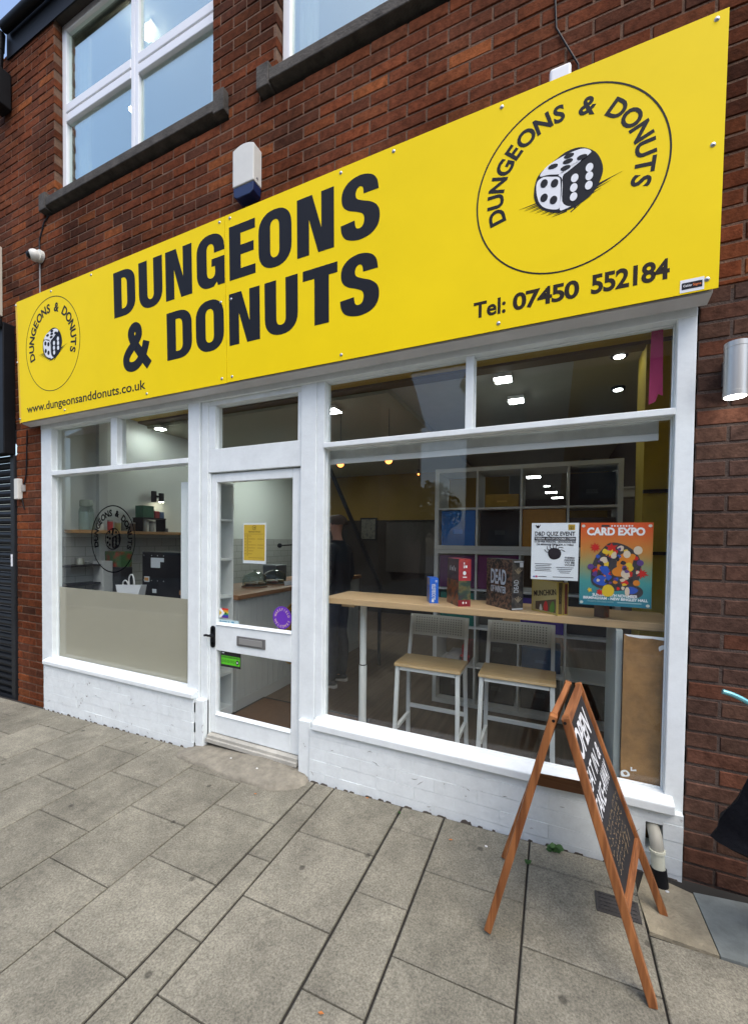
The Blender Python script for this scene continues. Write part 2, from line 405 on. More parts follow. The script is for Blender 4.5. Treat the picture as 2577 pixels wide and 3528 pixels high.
# ------------------------------------------------------------------ ground
g = MB()
def gsheet(x0, x1, y0, y1, dz, nx=1, ny=1):
    m = MB()
    m.add([(x, y, gz(x,y)+dz) for x, y in ((x0,y0),(x1,y0),(x1,y1),(x0,y1))], [(0,1,2,3)]); return m
struct(gsheet(-90, 90, -140, 60, -.19).build('ground', mat('far_ground', (.09,.09,.085), .9)))
struct(gsheet(-60, 60, -11.5, -4.42, -.115).build('road', mat('asphalt', (.052,.052,.055), .85, var=.25, vscale=4, bump=.4, bscale=120)))
M_JOINT = mat('joint_dirt', (.028,.026,.022), .95)
struct(gsheet(-12, 6, -4.3, -.02, -.012).build('pavement_bed', M_JOINT))
def slab(mb, x0, x1, y0, y1, tilt=0.0):
    c = .004; d = .03
    j = [random.uniform(-.0012, .0012) for _ in range(4)]
    P = [(x0,y0),(x1,y0),(x1,y1),(x0,y1)]; I = [(x0+c,y0+c),(x1-c,y0+c),(x1-c,y1-c),(x0+c,y1-c)]
    vs = [(x,y,gz(x,y)-d) for x,y in P] + [(x,y,gz(x,y)-c+k) for (x,y),k in zip(P,j)] + [(x,y,gz(x,y)+k) for (x,y),k in zip(I,j)]
    fs = [(0,1,5,4),(1,2,6,5),(2,3,7,6),(3,0,4,7),(4,5,9,8),(5,6,10,9),(6,7,11,10),(7,4,8,11),(8,9,10,11)]
    mb.add(vs, fs)
pv = MB()
cols = [-11.1,-10.65,-10.2,-9.75,-9.3,-8.85,-8.4,-7.96,-7.52,-7.08,-6.64,-6.2,-5.76,-5.32,-4.88,-4.44,-4.005,-3.56,-3.12,-2.703,-2.24,-1.793,-1.353,-1.211,-.768,-.523,-.085,.36,.80,1.24,1.68,2.12,2.56,3.0,3.44,3.88]
offs = {-3.56:-.50, -3.12:-.69, -2.703:-.47, -2.24:-.24, -1.793:-.455, -1.353:-.672, -1.211:-.448, -.768:-.236, -.523:-.43, -.085:-.62, .36:-.387}
wide = {-1.353:.006, -1.211:.004, -.768:.006, -.523:.004}
for i in range(len(cols)-1):
    x0, x1 = cols[i], cols[i+1]; o = offs.get(x0, -.25 - .2*(i % 2)); P = .4165
    gl = .0035 + wide.get(x0, .001)/2; gr = .0035 + wide.get(x1, .001)/2
    ys = [o + P*k for k in range(-10, 3)]
    ys = [y for y in ys if -4.2 < y < -.12]; ys = [-4.28] + ys + [-.052]
    for a, b in zip(ys[:-1], ys[1:]):
        if x0 > .35 and x0 < .79 and b > -.06: continue
        slab(pv, x0+gl, x1-gr, a+.003, b-.003)
struct(pv.build('pavement', M_SLAB))
# odd stones by the right pier, kerb
sm = MB(); sm.add([(x,y,gz(x,y)+h) for h in (-.03,.003) for x,y in ((.365,-.375),(.576,-.385),(.566,-.11),(.40,-.055),(.352,-.20))],
    [(5,6,7,8,9),(0,1,6,5),(1,2,7,6),(2,3,8,7),(3,4,9,8),(4,0,5,9)])
struct(sm.build('stone_slab', M_STONE))
sm = MB(); sm.add([(x,y,gz(x,y)+h) for h in (-.03,.003) for x,y in ((.580,-.384),(1.15,-.37),(1.15,-.03),(.570,-.10))],
    [(4,5,6,7),(0,1,5,4),(1,2,6,5),(2,3,7,6),(3,0,4,7)])
struct(sm.build('blue_stone_slab', M_SLATE))
kb = MB(); x = -12
while x < 6:
    kb.add([(a, b, gz(a,b)+h) for h in (-.16,.002) for a,b in ((x+.004,-4.44),(x+.906,-4.44),(x+.906,-4.30),(x+.004,-4.30))],
        [(4,5,6,7),(0,1,5,4),(1,2,6,5),(2,3,7,6),(3,0,4,7)]); x += .91
struct(kb.build('kerb', mat('kerb_stone', (.30,.29,.27), .85, var=.3)))

# ------------------------------------------------------------------ brick building
def brick(mb, x0, x1, z0, z1, y, d=.10, c=.004):
    k_ = 1 if c > .003 else .3
    j = random.uniform(-.0018, .0018)*k_; t = random.uniform(-.0010, .0010)*k_
    P = [(x0,z0),(x1,z0),(x1,z1),(x0,z1)]; q = [random.uniform(-.0015,.0015)*k_ for _ in range(8)]
    I = [(x0+c+q[0],z0+c+q[1]),(x1-c+q[2],z0+c+q[3]),(x1-c+q[4],z1-c+q[5]),(x0+c+q[6],z1-c+q[7])]
    vs = [(a,y+d,b) for a,b in P] + [(a,y+.0052,b) for a,b in P] + [(a,y+j+(t if k in (0,1) else -t),b) for k,(a,b) in enumerate(I)]
    mb.add(vs, [(0,1,5,4),(1,2,6,5),(2,3,7,6),(3,0,4,7),(4,5,9,8),(5,6,10,9),(6,7,11,10),(7,4,8,11),(8,9,10,11)])
def brick_field(mb, x0, x1, z0, z1, y=0.0, holes=(), L=.234, H=.075, j=.010, ox=0, oz=0, c=.004):
    k0 = math.floor((z0-oz)/H)
    z = oz + k0*H; k = k0
    while z < z1 - .01:
        a = x0 - .5*L - ((x0-ox) % L) + (.5*L if k % 2 else 0)
        while a < x1:
            segs = [(max(a+j/2, x0), min(a+L-j/2, x1))]
            for hx0, hx1, hz0, hz1 in holes:
                if z + H/2 > hz0 and z + H/2 < hz1:
                    n = []
                    for s0, s1 in segs:
                        if s1 <= hx0 or s0 >= hx1: n.append((s0, s1)); continue
                        if s0 < hx0: n.append((s0, hx0))
                        if s1 > hx1: n.append((hx1, s1))
                    segs = n
            for s0, s1 in segs:
                if s1 - s0 > .02: brick(mb, s0, s1, max(z+j/2, z0), min(z+H-j/2, z1), y + random.uniform(-.001,.001), c=c)
            a += L
        z += H; k += 1
house = thing('brick_building', 'red brick two storey building with white framed upstairs windows above the yellow sign', 'building', (-2, .12, -.05))
W1 = (-4.20, -2.295, 4.60, 6.16); W2 = (-1.735, .20, 4.60, 6.16)
holes = [(W1[0],W1[1],4.44,6.16), (W2[0],W2[1],4.44,6.16), (-4.37,-4.20,4.44,4.60),(-2.295,-2.147,4.44,4.60),(-1.865,-1.735,4.44,4.60),(.20,.34,4.44,4.60)]
wall = MB(); brick_field(wall, -7.2, 2.6, 2.62, 6.20, 0, holes, oz=.02)
wo = wall.build('wall', M_BRICK, house)
pier = MB(); brick_field(pier, .553, 2.6, -.10, 2.62, 0, oz=-.005, ox=.553)
po = pier.build('wall', M_BRICK2, house); po['label'] = 'brown brick pier right of the shopfront'
pl = MB(); brick_field(pl, -4.86, -4.43, -.20, 2.62, 0, oz=-.01, ox=-4.43)
pl.build('wall', M_BRICK, house)['label'] = 'narrow red brick pier left of the shopfront'
mo = MB()
Y0, Y1 = .0048, .11
e_ = .005
mo.box(-7.2,-4.37-e_,Y0,Y1,2.60,6.17).box(-4.37-e_,-2.147+e_,Y0,Y1,2.60,4.44).box(-2.147+e_,-1.865-e_,Y0,Y1,2.60,6.17).box(-1.865-e_,.34+e_,Y0,Y1,2.60,4.44).box(.34+e_,2.6,Y0,Y1,2.60,6.17)
mo.box(-4.37-e_,-4.20-e_,Y0,Y1,4.60,6.17).box(-2.295+e_,-2.147+e_,Y0,Y1,4.60,6.17).box(-1.865-e_,-1.735-e_,Y0,Y1,4.60,6.17).box(.20+e_,.34+e_,Y0,Y1,4.60,6.17)
mo.box(-4.86+e_,-4.43-e_,Y0,Y1,-.3,2.598)
mo.build('mortar', M_MORTAR, wo)
MB().box(.553+e_,2.6,.004,.11,-.3,2.598).build('mortar', mat('shaded_mortar', (.085,.06,.048), .95, var=.4, vscale=9, bump=.6, bscale=120), po)  # pier mortar colour darkened to paint in the shadow of the joints
inner = MB()   # inner leaf and the upstairs room
inner.box(-7.2,-4.30,.112,.30,2.86,6.4).box(-2.25,-1.79,.112,.30,2.86,6.4).box(.25,2.6,.112,.30,2.86,6.4).box(-4.30,-2.25,.112,.30,2.86,4.56).box(-1.79,.25,.112,.30,2.86,4.56)
inner.box(-7.2,2.6,4.0,4.1,2.86,6.4).box(-7.2,2.6,.31,4.0,6.42,6.5).box(-7.3,-7.2,.112,4.1,2.86,6.5).box(2.6,2.7,.112,4.1,2.86,6.5).box(-7.2,2.6,.31,4.0,3.02,3.06)
inner.build('upstairs_room', mat('upstairs_plaster', (.34,.36,.36), .9), house)
def sill(x0, x1):
    m = MB(); m.prism([(-.042,4.50),(.075,4.48),(.075,4.60),(0.0,4.60),(-.042,4.572)], 'x', x0+.10, x1-.10)
    m.box(x0, x0+.10, -.046, .072, 4.475, 4.625).box(x1-.10, x1, -.046, .072, 4.475, 4.625)
    return m
def upper_window(W, sx0, sx1, label):
    x0,x1,z0,z1 = W; w = MB(); y0, y1 = .065, .125
    cx = (x0+x1)/2 + .035
    w.box(x0,x0+.06,y0,y1,z0,z1).box(x1-.06,x1,y0,y1,z0,z1).box(x0+.06,x1-.06,y0,y1,z1-.06,z1).box(x0+.06,x1-.06,y0,y1,z0,z0+.02)
    w.box(cx-.045,cx-.002,y0,y1,z0+.02,z1-.06).box(cx+.002,cx+.045,y0,y1,z0+.02,z1-.06)
    for a, b in ((x0+.06,cx-.045),(cx+.045,x1-.06)):
        w.box(a,b,y0-.004,y1-.004,5.365,5.44).box(a,b,y0-.004,y1-.004,5.28,5.35)
    o = w.build('window', M_UPVC, house, bevel=.006); o['label'] = label
    p = MB(); 
    for a, b in ((x0+.06,cx-.045),(cx+.045,x1-.06)):
        p.box(a,b,.09,.096,5.44,z1-.06).box(a,b,.09,.096,z0+.02,5.28)
    p.build('pane', M_GLASS_UP, o)
    sill(sx0, sx1).build('sill', M_CONC, o, bevel=.006)
    for a, s in ((x0+.07,1),(x1-.07,-1)):
        cu = MB()
        for i in range(5): cu.cyl((a+s*.028*i, .19+.012*(i%2), 4.62), (a+s*.028*i, .19+.012*(i%2), 6.1), .02, n=8)
        cu.build('curtain', mat('cream_curtain', (.62,.58,.46), .9), o, smooth=True)
    return o
wa = upper_window(W1, -4.37, -2.147, 'four pane white window left of the alarm box')
wb = upper_window(W2, -1.865, .34, 'white window above the middle of the yellow sign')
# lintels, eaves and gutter
lt = MB(); lt.box(-4.30,-2.2,-.004,.10,6.162,6.30).box(-1.82,.28,-.004,.10,6.162,6.30)
lt.build('lintel', mat('dark_lintel', (.05,.042,.036), .9, var=.4), house)
ev = MB(); ev.box(-4.95,2.8,-.014,-.004,6.13,6.42)
ro = ev.build('eaves', M_BLACK, house)
rf = MB(); rf.prism([(-.02,6.425),(4.2,8.7),(4.2,8.8),(-.02,6.47)], 'x', -4.95, 2.8)
rf.build('roof', mat('roof_slate', (.07,.07,.075), .8), house)
gt = MB()
half = [(-.060+.042*math.cos(a)*1.0, 6.355+.045*math.sin(a)) for a in [math.pi+math.pi*i/10 for i in range(11)]]
gt.prism(half + [(-.020,6.365),(-.100,6.365)], 'x', -4.90, 2.8)
gt.cyl((-4.95,-.06,6.33),(-4.97,-.06,6.18),.036)
gt.build('gutter', M_BLACK, house, smooth=True)
hp = MB(); hp.box(-5.05,-4.885,-.13,-.005,5.62,5.96).tube([(-4.97,-.06,6.19),(-4.975,-.065,6.05),(-4.98,-.07,5.9)],.034)
hp.build('rainwater_hopper', M_BLACK, house, bevel=.01)
up_l = thing('ceiling_spotlight', 'lit pair of round bulbs glowing high behind the left upstairs window', 'ceiling lamp', (-3.70,.52,6.42))
m = MB(); m.box(-3.74,-3.58,.49,.55,6.40,6.42); m.build('plate', M_WV, up_l)
m = MB(); m.sphere((-3.695,.52,6.35),.036); m.build('bulb', emis('warm_bulb', (1,.85,.6), 40), up_l, smooth=True)
m = MB(); m.sphere((-3.635,.52,6.30),.020); m.build('bulb', emis('warm_bulb', (1,.85,.6), 40), up_l, smooth=True)
up_2 = thing('pendant_light', 'single small lit bulb hanging lower behind the left upstairs window', 'pendant lamp', (-3.88,.5,5.7))
m = MB(); m.cyl((-3.88,.5,6.42),(-3.88,.5,5.74),.004,n=6); m.build('flex', M_WV, up_2)
m = MB(); m.sphere((-3.88,.5,5.705),.020); m.build('bulb', emis('warm_bulb', (1,.85,.6), 40), up_2, smooth=True)

# left neighbour: black shop with a roller shutter -------------------------------
nb = thing('neighbour_shop', 'black painted neighbouring shopfront with its roller shutter down at the left edge', 'shop', (-5.6, .1, -.2))
m = MB(); m.box(-7.2,-4.865,-.10,.0,2.30,3.56).box(-7.2,-4.865,-.14,-.10,3.50,3.58); m.build('fascia', M_BLACK, nb, bevel=.008)
m = MB(); m.box(-4.935,-4.865,-.02,.10,-.24,2.30); m.build('guide_rail', M_DARK, nb, bevel=.006)
m = MB(); z = -.2
while z < 2.30:
    m.prism([(.055,z),(.03,z+.012),(.022,z+.034),(.03,z+.056),(.055,z+.068)], 'x', -7.2, -4.937); z += .07
m.build('shutter', mat('shutter_black', (.007,.0075,.009), .5, var=.2, spec=.2), nb)
m = MB(); m.box(-4.925,-4.895,-.023,-.0205,1.20,1.32); m.build('label_plate', M_WV, nb)
m = MB(); m.box(-7.2,-5.085,-.06,-.002,3.70,4.38); lone(m, 'neighbour_sign', mat('cream_sign', (.55,.50,.40), .6), 'cream edge of a neighbour signboard at the far left of the wall', 'sign', bevel=.004)

# ------------------------------------------------------------------ shopfront
sf = thing('shopfront', 'white painted timber shopfront with large panes and a low white painted brick base', 'shopfront', (-2, 0, 0))
fr = MB(); a, b = -.005, .085
fr.box(-4.43,-4.268,a,b,.285,2.53).box(.479,.550,a,b,.285,2.565)
fr.box(-2.522,-2.405,a,b,-.08,2.53).box(-2.40,-2.335,.008,b,-.05,2.55).box(-1.518,-1.40,a+.004,b,-.03,2.55).box(-1.40,-1.344,.004,b,.34,2.55)
fr.box(-4.43,.55,a-.003,b,2.505,2.62)
fr.box(-4.268,-2.522,a-.002,b,2.067,2.107).box(-1.344,.479,a-.004,b,2.083,2.115)
fr.box(-3.426,-3.348,.0,b,2.11,2.505).box(-.459,-.416,.0,b,2.115,2.505)
fr.box(-2.335,-1.518,.012,b,1.985,2.155).box(-2.335,-1.518,.012,b,2.47,2.505).box(-2.335,-2.27,.014,b,2.155,2.47).box(-1.553,-1.518,.014,b,2.155,2.47)
fr.box(-2.335,-2.322,.02,b,.04,1.985)
fo = fr.build('frame', M_WHITE, sf, bevel=.004)
st = MB()   # glazing beads
def beads(x0,x1,z0,z1,y=.036,w=.006):
    st.box(x0,x0+w,y,y+.016,z0,z1).box(x1-w,x1,y,y+.016,z0,z1).box(x0+w,x1-w,y,y+.016,z1-w,z1).box(x0+w,x1-w,y,y+.016,z0,z0+w)
for q in ((-4.268,-3.426,2.11,2.505),(-3.348,-2.522,2.11,2.505),(-4.268,-2.522,.366,2.067),(-1.344,-.459,2.115,2.505),(-.416,.479,2.115,2.505),(-1.344,.479,.36,2.083),(-2.27,-1.553,2.155,2.47)): beads(*q)
st.build('glazing_bead', M_WHITE, fo, bevel=.003)
s1 = MB(); s1.prism([(-.060,.314),(.06,.30),(.06,.367),(-.004,.367),(-.060,.350)], 'x', -4.325, -2.415)
s1.build('sill', M_WHITE, sf, bevel=.006)
s2 = MB(); s2.prism([(-.060,.298),(.06,.29),(.06,.361),(-.004,.361),(-.060,.342)], 'x', -1.380, .510)
s2.build('sill', M_WHITE, sf, bevel=.006)
rs = MB()
brick_field(rs, -4.338, -2.42, -.12, .312, -.04, oz=-.02, ox=-4.425, j=.0004, c=.0007)
rs.box(-4.333,-2.42,-.0375,.06,-.14,.31)
rs2 = MB()
brick_field(rs2, -1.405, .545, -.06, .297, -.04, oz=-.05, ox=-1.405, j=.0004, c=.0007, holes=[(.405,.47,.10,.235)])
rs2.box(-1.40,.40,-.0375,.06,-.08,.295).box(.475,.54,-.0375,.06,-.08,.295).box(.40,.475,-.0375,.06,-.08,.10).box(.40,.475,-.0375,.06,.235,.295)
rbo1 = rs.build('base_wall', M_RISER, sf); rbo2 = rs2.build('base_wall', M_RISER, sf)
m = MB(); m.box(-2.415,-2.335,-.03,.06,-.10,.305); m.build('post_plinth', M_RISER, sf, bevel=.006)
m = MB(); m.box(-1.50,-1.41,-.028,.06,-.06,.33); m.build('post_plinth', M_RISER, sf, bevel=.006)
for q in ((-4.27,-3.42,2.105,2.51),(-3.352,-2.52,2.105,2.51),(-4.27,-2.52,.36,2.07),(-1.346,-.455,2.11,2.51),(-.42,.481,2.11,2.51),(-1.346,.481,.355,2.087),(-2.28,-1.545,2.15,2.475)):
    m = MB(); m.box(q[0],q[1],.0525,.0575,q[2],q[3]); m.build('pane', M_GLASS, sf)
# frosted film on the inside of the left pane
m = MB(); m.box(-4.262,-2.528,.0585,.0592,.37,1.028); m.build('frosted_film', M_FILM, sf)
# soffit under the sign
m = MB(); m.prism([(-.098,2.548),(-.03,2.532),(-.012,2.56),(-.012,2.62),(-.098,2.62)], 'x', -4.55, .575)
m.build('soffit_board', mat('grey_white_soffit', (.55,.54,.53), .6, var=.15, vscale=3), sf, bevel=.003)
random.seed(21)
for bo_, xa, xb in ((rbo1,-4.335,-2.43),(rbo2,-1.40,.54)):
    m = MB(); fc = frame((0,-.0418,0),(1,0,0),(0,0,1)); x = xa
    while x < xb-.05:
        z0 = gz(x,-.05)-.004; w_ = random.uniform(.015,.07); h_ = random.uniform(.002,.008)*(2.2 if random.random() < .12 else 1)
        shape(m, fc, [[(x,z0-.01),(x+w_*.2,z0+h_*.6),(x+w_*.45,z0+h_),(x+w_*.7,z0+h_*.5),(x+w_*.85,z0+h_*.8),(x+w_,z0-.01)]], 0); x += w_+random.uniform(.0,.08)
    for k in range(12):
        x = random.uniform(xa,xb); zc = random.uniform(.02,.26)+gz(x,0); L_ = random.uniform(.008,.035)
        pts = [(x,zc)]
        ang = random.choice((0,0,math.pi/2))+random.uniform(-.3,.3)
        for q in range(4): ang += random.uniform(-.6,.6); pts.append((pts[-1][0]+L_*.4*math.cos(ang), pts[-1][1]+L_*.4*math.sin(ang)))
        shape(m, fc, [ribbon(pts, [.0004,.0014,.0024,.0012,.0003])], .0)
    m.build('chipped_paint', mat('bare_masonry', (.13,.11,.09), .95, var=.5, vscale=60), bo_)['kind'] = 'stuff'
# door
dr = MB(); y0, y1 = .030, .072; X0, X1 = -2.320, -1.524
dr.box(X0,-2.268,y0,y1,.055,1.978).box(-1.602,X1,y0,y1,.055,1.978).box(-2.268,-1.602,y0,y1,1.914,1.978).box(-2.268,-1.602,y0,y1,.675,.868).box(-2.268,-1.602,y0,y1,.055,.196)
do = dr.build('door', M_WHITE, sf, bevel=.005); do['label'] = 'white half glazed door in the middle of the shopfront'
for z_ in (.868,.196):
    m = MB(); m.prism([(.022,z_),(.05,z_+.016),(.05,z_)],'x',-2.268,-1.602); m.build('weather_bead', M_WHITE, do)
for q in ((.866,1.916),(.194,.677)):
    m = MB(); m.box(-2.27,-1.60,.0525,.0575,*q); m.build('glass', M_GLASS, do)
m = MB(); m.box(-2.318,-2.276,.020,.030,.715,.835).cyl((-2.297,.020,.715),(-2.297,.030,.715),.021,n=20).cyl((-2.297,.020,.835),(-2.297,.030,.835),.021,n=20)
m.tube([(-2.297,.024,.79),(-2.297,-.018,.79),(-2.315,-.022,.794),(-2.334,-.022,.790)],.009).tube([(-2.297,-.012,.79),(-2.275,-.014,.786),(-2.254,-.014,.796)],.008)
m.build('handle', M_BLACK, do, bevel=.003)
m = MB(); m.box(-2.069,-1.815,.022,.0305,.735,.805); lb = m.build('letterbox', mat('letterbox_rim', (.17,.17,.165), .45, .3), do, bevel=.003)
m = MB(); m.box(-2.044,-1.84,.0175,.0225,.748,.792); m.build('flap', mat('letterbox_flap', (.30,.30,.285), .5, .3), lb, bevel=.002)
m = MB(); m.box(-2.322,-1.522,-.005,.09,.0,.050).box(-2.322,-1.522,-.022,-.005,.0,.030); m.build('threshold', mat('threshold_stone', (.42,.41,.36), .7, var=.25), sf, bevel=.004)
# doorstep
dsn = []
outer = smooth_poly([(-2.46,-.075),(-2.42,-.17),(-2.1,-.205),(-1.8,-.235),(-1.52,-.215),(-1.40,-.12),(-1.42,-.04),(-1.53,.03),(-1.95,.03),(-2.33,.03)], 5)
m = MB(); n = len(outer); cx, cy = -1.93, .0
def ring(k, h): return [(cx+(x-cx)*k, max(-9, cy+(y-cy)*k), gz(x,y)+h) for x,y in outer]
outer = [(x+random.uniform(-.012,.012), y+random.uniform(-.012,.008)) for x,y in outer]
v = ring(1,-.02)+ring(1,.003)+ring(.95,.020)+ring(.72,.036)+ring(.3,.048)
f = [(r*n+i, r*n+(i+1)%n, (r+1)*n+(i+1)%n, (r+1)*n+i) for r in range(4) for i in range(n)] + [tuple(range(4*n,5*n))]
m.add(v, f); ds = lone(m, 'doorstep', M_CEMENT, 'worn rounded concrete doorstep in front of the white door', 'doorstep', smooth=True)

# ------------------------------------------------------------------ sign
SB = Vector((0, -.111, 2.555)); SV = Vector((0, -.0261, 1)).normalized()
FS = frame(SB, (1,0,0), SV)     # normal points to the street
assert FS[3].y < 0
sg = thing('fascia_sign', 'long yellow shop fascia sign with black lettering and two round dice logos', 'sign', (-2, -.1, 2.555))
def sp(u, v, n=0): return FS[0] + FS[1]*u + FS[2]*v + FS[3]*n
def plate(mb, u0, u1, v0, v1, n0, n1, mi=0):
    vs = [sp(u,v,n) for n in (n0,n1) for u,v in ((u0,v0),(u1,v0),(u1,v1),(u0,v1))]
    mb.add(vs, [(0,3,2,1),(4,5,6,7),(0,1,5,4),(1,2,6,5),(2,3,7,6),(3,0,4,7)], mi)
m = MB(); plate(m, -4.53, -2.0425, .0, 1.087, -.004, 0)
m.build('panel', M_YEL, sg, bevel=.0008)
m = MB(); plate(m, -2.0395, .589, .002, 1.087, -.004, 0)
m.build('panel', M_YEL, sg, bevel=.0008)
m = MB()
vs = [sp(-4.530,0,0), sp(-4.583,0,-.012), sp(-4.583,1.087,-.012), sp(-4.530,1.087,0), sp(-4.530,0,-.004), sp(-4.580,0,-.016), sp(-4.580,1.087,-.016), sp(-4.530,1.087,-.004)]
m.add(vs, [(0,3,2,1),(4,5,6,7),(0,1,5,4),(1,2,6,5),(2,3,7,6),(3,0,4,7)]); m.build('panel', mat('yellow_edge_strip', (.90,.54,.004), .5, spec=.2), sg)['label'] = 'deeper yellow folded strip at the left end'
m = MB()   # timber box behind
m.prism([(-.105,2.556),(-.003,2.63),(-.003,3.62),(-.132,3.63)], 'x', -4.55, .560)
m.build('backing', mat('sign_backing', (.10,.09,.08), .8), sg)
def screw(u, v):
    m = MB(); c = sp(u, v, 0); m.cyl(c, sp(u,v,.003), .010, .008, 12).cyl(sp(u,v,.003), sp(u,v,.0055), .008, .004, 12)
    m.build('screw', M_STEEL, sg, smooth=True)
for u in (-4.55,-4.0,-3.45,-2.085,-1.995,-1.165,-.84,-.278,.55): screw(u, 1.06)
for u in (-4.55,-3.86,-2.83,-2.085,-1.995,-1.165,-.278): screw(u, .035)
for u,v in ((-4.56,.55),(-2.085,.54),(-1.995,.54),(.553,.576),(.551,.045)): screw(u, v)

# headline glyphs, height 1 --------------------------------------------------
def arcp(cx, cy, rx, ry, a0, a1, n=14, p=2.3):
    out = []
    for i in range(n+1):
        a = R(a0 + (a1-a0)*i/n); c, s = math.cos(a), math.sin(a)
        out.append((cx + rx*math.copysign(abs(c)**(2/p), c), cy + ry*math.copysign(abs(s)**(2/p), s)))
    return out
def G_D(w, s=.27):
    o = [(0,0),(0,1)] + arcp(w-.40,.68,.40,.32,90,0) + arcp(w-.40,.32,.40,.32,0,-90)
    i = [(s,.165),(s,.835)] + arcp(w-s-.13,.69,.13,.145,90,0) + arcp(w-s-.13,.31,.13,.145,0,-90)
    return [o, i]
def G_O(w, s=.27):
    o = arcp(w/2,.66,w/2,.352,0,180) + arcp(w/2,.34,w/2,.352,180,360)
    iw = w/2 - s
    return [o, arcp(w/2,.70,iw,.135,0,180) + arcp(w/2,.30,iw,.135,180,360)]
def G_U(w, s=.27):
    return [[(0,1)] + arcp(w/2,.33,w/2,.342,180,360) + [(w,1),(w-s,1)] + arcp(w/2,.29,w/2-s,.125,360,180) + [(s,1)]]
def G_N(w, s=.25):
    return [[(0,0),(0,1),(.315,1),(w-s,.40),(w-s,1),(w,1),(w,0),(w-.315,0),(s,.60),(s,0)]]
def G_E(w, s=.28):
    return [[(0,0),(0,1),(w,1),(w,.825),(s,.825),(s,.605),(w*.94,.605),(w*.94,.43),(s,.43),(s,.175),(w,.175),(w,0)]]
def G_T(w, s=.30):
    c = w*.55
    return [[(0,1),(w,1),(w,.82),(c+s/2,.82),(c+s/2,0),(c-s/2,0),(c-s/2,.82),(0,.82)]]
def G_G(w, s=.27):
    pts = [(w,.64),(w,.70)] + arcp(w/2,.68,w/2,.332,4,180) + arcp(w*.47,.32,w*.47,.332,180,285) + [(w*.72,.075),(w*.76,.0),(w,.0),(w,.53),(w*.54,.53),(w*.54,.385),(w*.66,.385)]
    pts += arcp(w*.52,.29,w*.15,.125,0,-180,8) + arcp(w/2,.70,w/2-s,.13,180,12,10) + [(w-s,.64)]
    return [pts]
def G_S(w):
    k = w/.73
    top = smooth_open([(.715,.70),(.685,.85),(.585,.96),(.39,1.012),(.19,.975),(.065,.87),(.03,.73),(.06,.60),(.16,.51),(.32,.445),(.425,.385),(.455,.30),(.43,.205),(.365,.17),(.30,.20),(.275,.32)], 5)
    bot = smooth_open([(.012,.30),(.035,.16),(.13,.045),(.35,-.012),(.57,.025),(.70,.135),(.735,.29),(.70,.425),(.59,.525),(.43,.595),(.325,.65),(.295,.72),(.315,.80),(.375,.835),(.43,.80),(.445,.70)], 5)
    return [[(x*k,y) for x,y in top+bot]]
def amp(mb, fr, ox, oy, h, w):
    path = smooth_open([(.90,.03),(.70,.24),(.44,.55),(.33,.72),(.33,.84),(.43,.915),(.54,.88),(.575,.77),(.53,.67),(.38,.53),(.22,.40),(.135,.27),(.17,.13),(.32,.075),(.50,.11),(.66,.24),(.76,.40),(.82,.56)], 6)
    k = len(path)
    for i in range(0, k-6, 6):     # overlapping short strokes, each a hair apart
        seg = path[i:i+8]
        shape(mb, fr, [ribbon([(x*w,y*h) for x,y in seg], .21*h)], .0006+.00005*(i//6), 1, ox, oy)
HL = MB()
def word(gl, v, h):
    for fn, u0, w in gl: shape(HL, FS, fn(w/h), .0006, h, u0, v)
h1 = .342
word([(G_D,-3.178,.248),(G_U,-2.889,.252),(G_N,-2.603,.26),(G_G,-2.297,.252),(G_E,-2.003,.216),(G_O,-1.761,.254),(G_N,-1.467,.257),(G_S,-1.170,.248)], .659, h1)
h2 = .335
word([(G_D,-2.602,.248),(G_O,-2.315,.256),(G_N,-2.012,.256),(G_U,-1.717,.252),(G_T,-1.428,.24),(G_S,-1.175,.25)], .238, h2)
amp(HL, FS, -3.095, .232, .345, .335)
HL.build('lettering', M_INK, sg)['label'] = 'large black shop name in two lines'
tl = MB()
text(tl, FS, 'Tel:', -.400, -.245, .084, .073, .024); text(tl, FS, '07450', -.212, .078, .084, .074, .030, space=.92); text(tl, FS, '552184', .126, .421, .084, .078, .030, space=.92)
tl.build('phone_number', mat('brown_black_vinyl', (.022,.016,.012), .6, spec=.15), sg)
tl = MB(); text(tl, FS, 'www.dungeonsanddonuts.co.uk', -4.428, -2.842, .074, .068, .012)
tl.build('web_address', M_INK, sg)

# round dice logo -------------------------------------------------------------
LC = (.0107, .615); LR = .4037
def N(p): return ((p[0]-LC[0])/LR, (p[1]-LC[1])/LR)
D_OUT = smooth_poly([N(p) for p in ((-.124,.619),(-.115,.665),(-.092,.694),(-.03,.728),(.017,.747),(.073,.743),(.129,.703),(.157,.645),(.158,.593),(.126,.53),(.064,.493),(.01,.484),(-.039,.491),(-.096,.528),(-.122,.575))],4)
D_TOP = smooth_poly([N(p) for p in ((.113,.708),(.085,.732),(.045,.736),(-.012,.728),(-.07,.708),(-.100,.675),(-.06,.668),(-.01,.655),(.02,.668),(.075,.688))],4)
D_LEFT = smooth_poly([N(p) for p in ((-.112,.650),(-.113,.60),(-.098,.55),(-.07,.520),(-.03,.502),(-.012,.506),(-.010,.54),(-.010,.60),(-.016,.640),(-.05,.655),(-.085,.665))],4)
D_MID = smooth_poly([N(p) for p in ((-.002,.640),(.018,.655),(.07,.683),(.06,.688),(.0,.665),(-.02,.652),(-.006,.635),(-.002,.60),(-.002,.53),(.02,.502),(.035,.497),(.012,.492),(-.012,.496),(-.006,.56))],3)
PB = [N(p) for p in ((.022,.723),(.076,.698),(.018,.700),(-.044,.699),(.009,.674))]
PL = [N(p) for p in ((-.081,.635),(-.036,.621),(-.080,.570),(-.039,.547))]
PW = [N(p) for p in ((.048,.616),(.107,.642),(.045,.575),(.107,.605),(.045,.535),(.106,.565))]
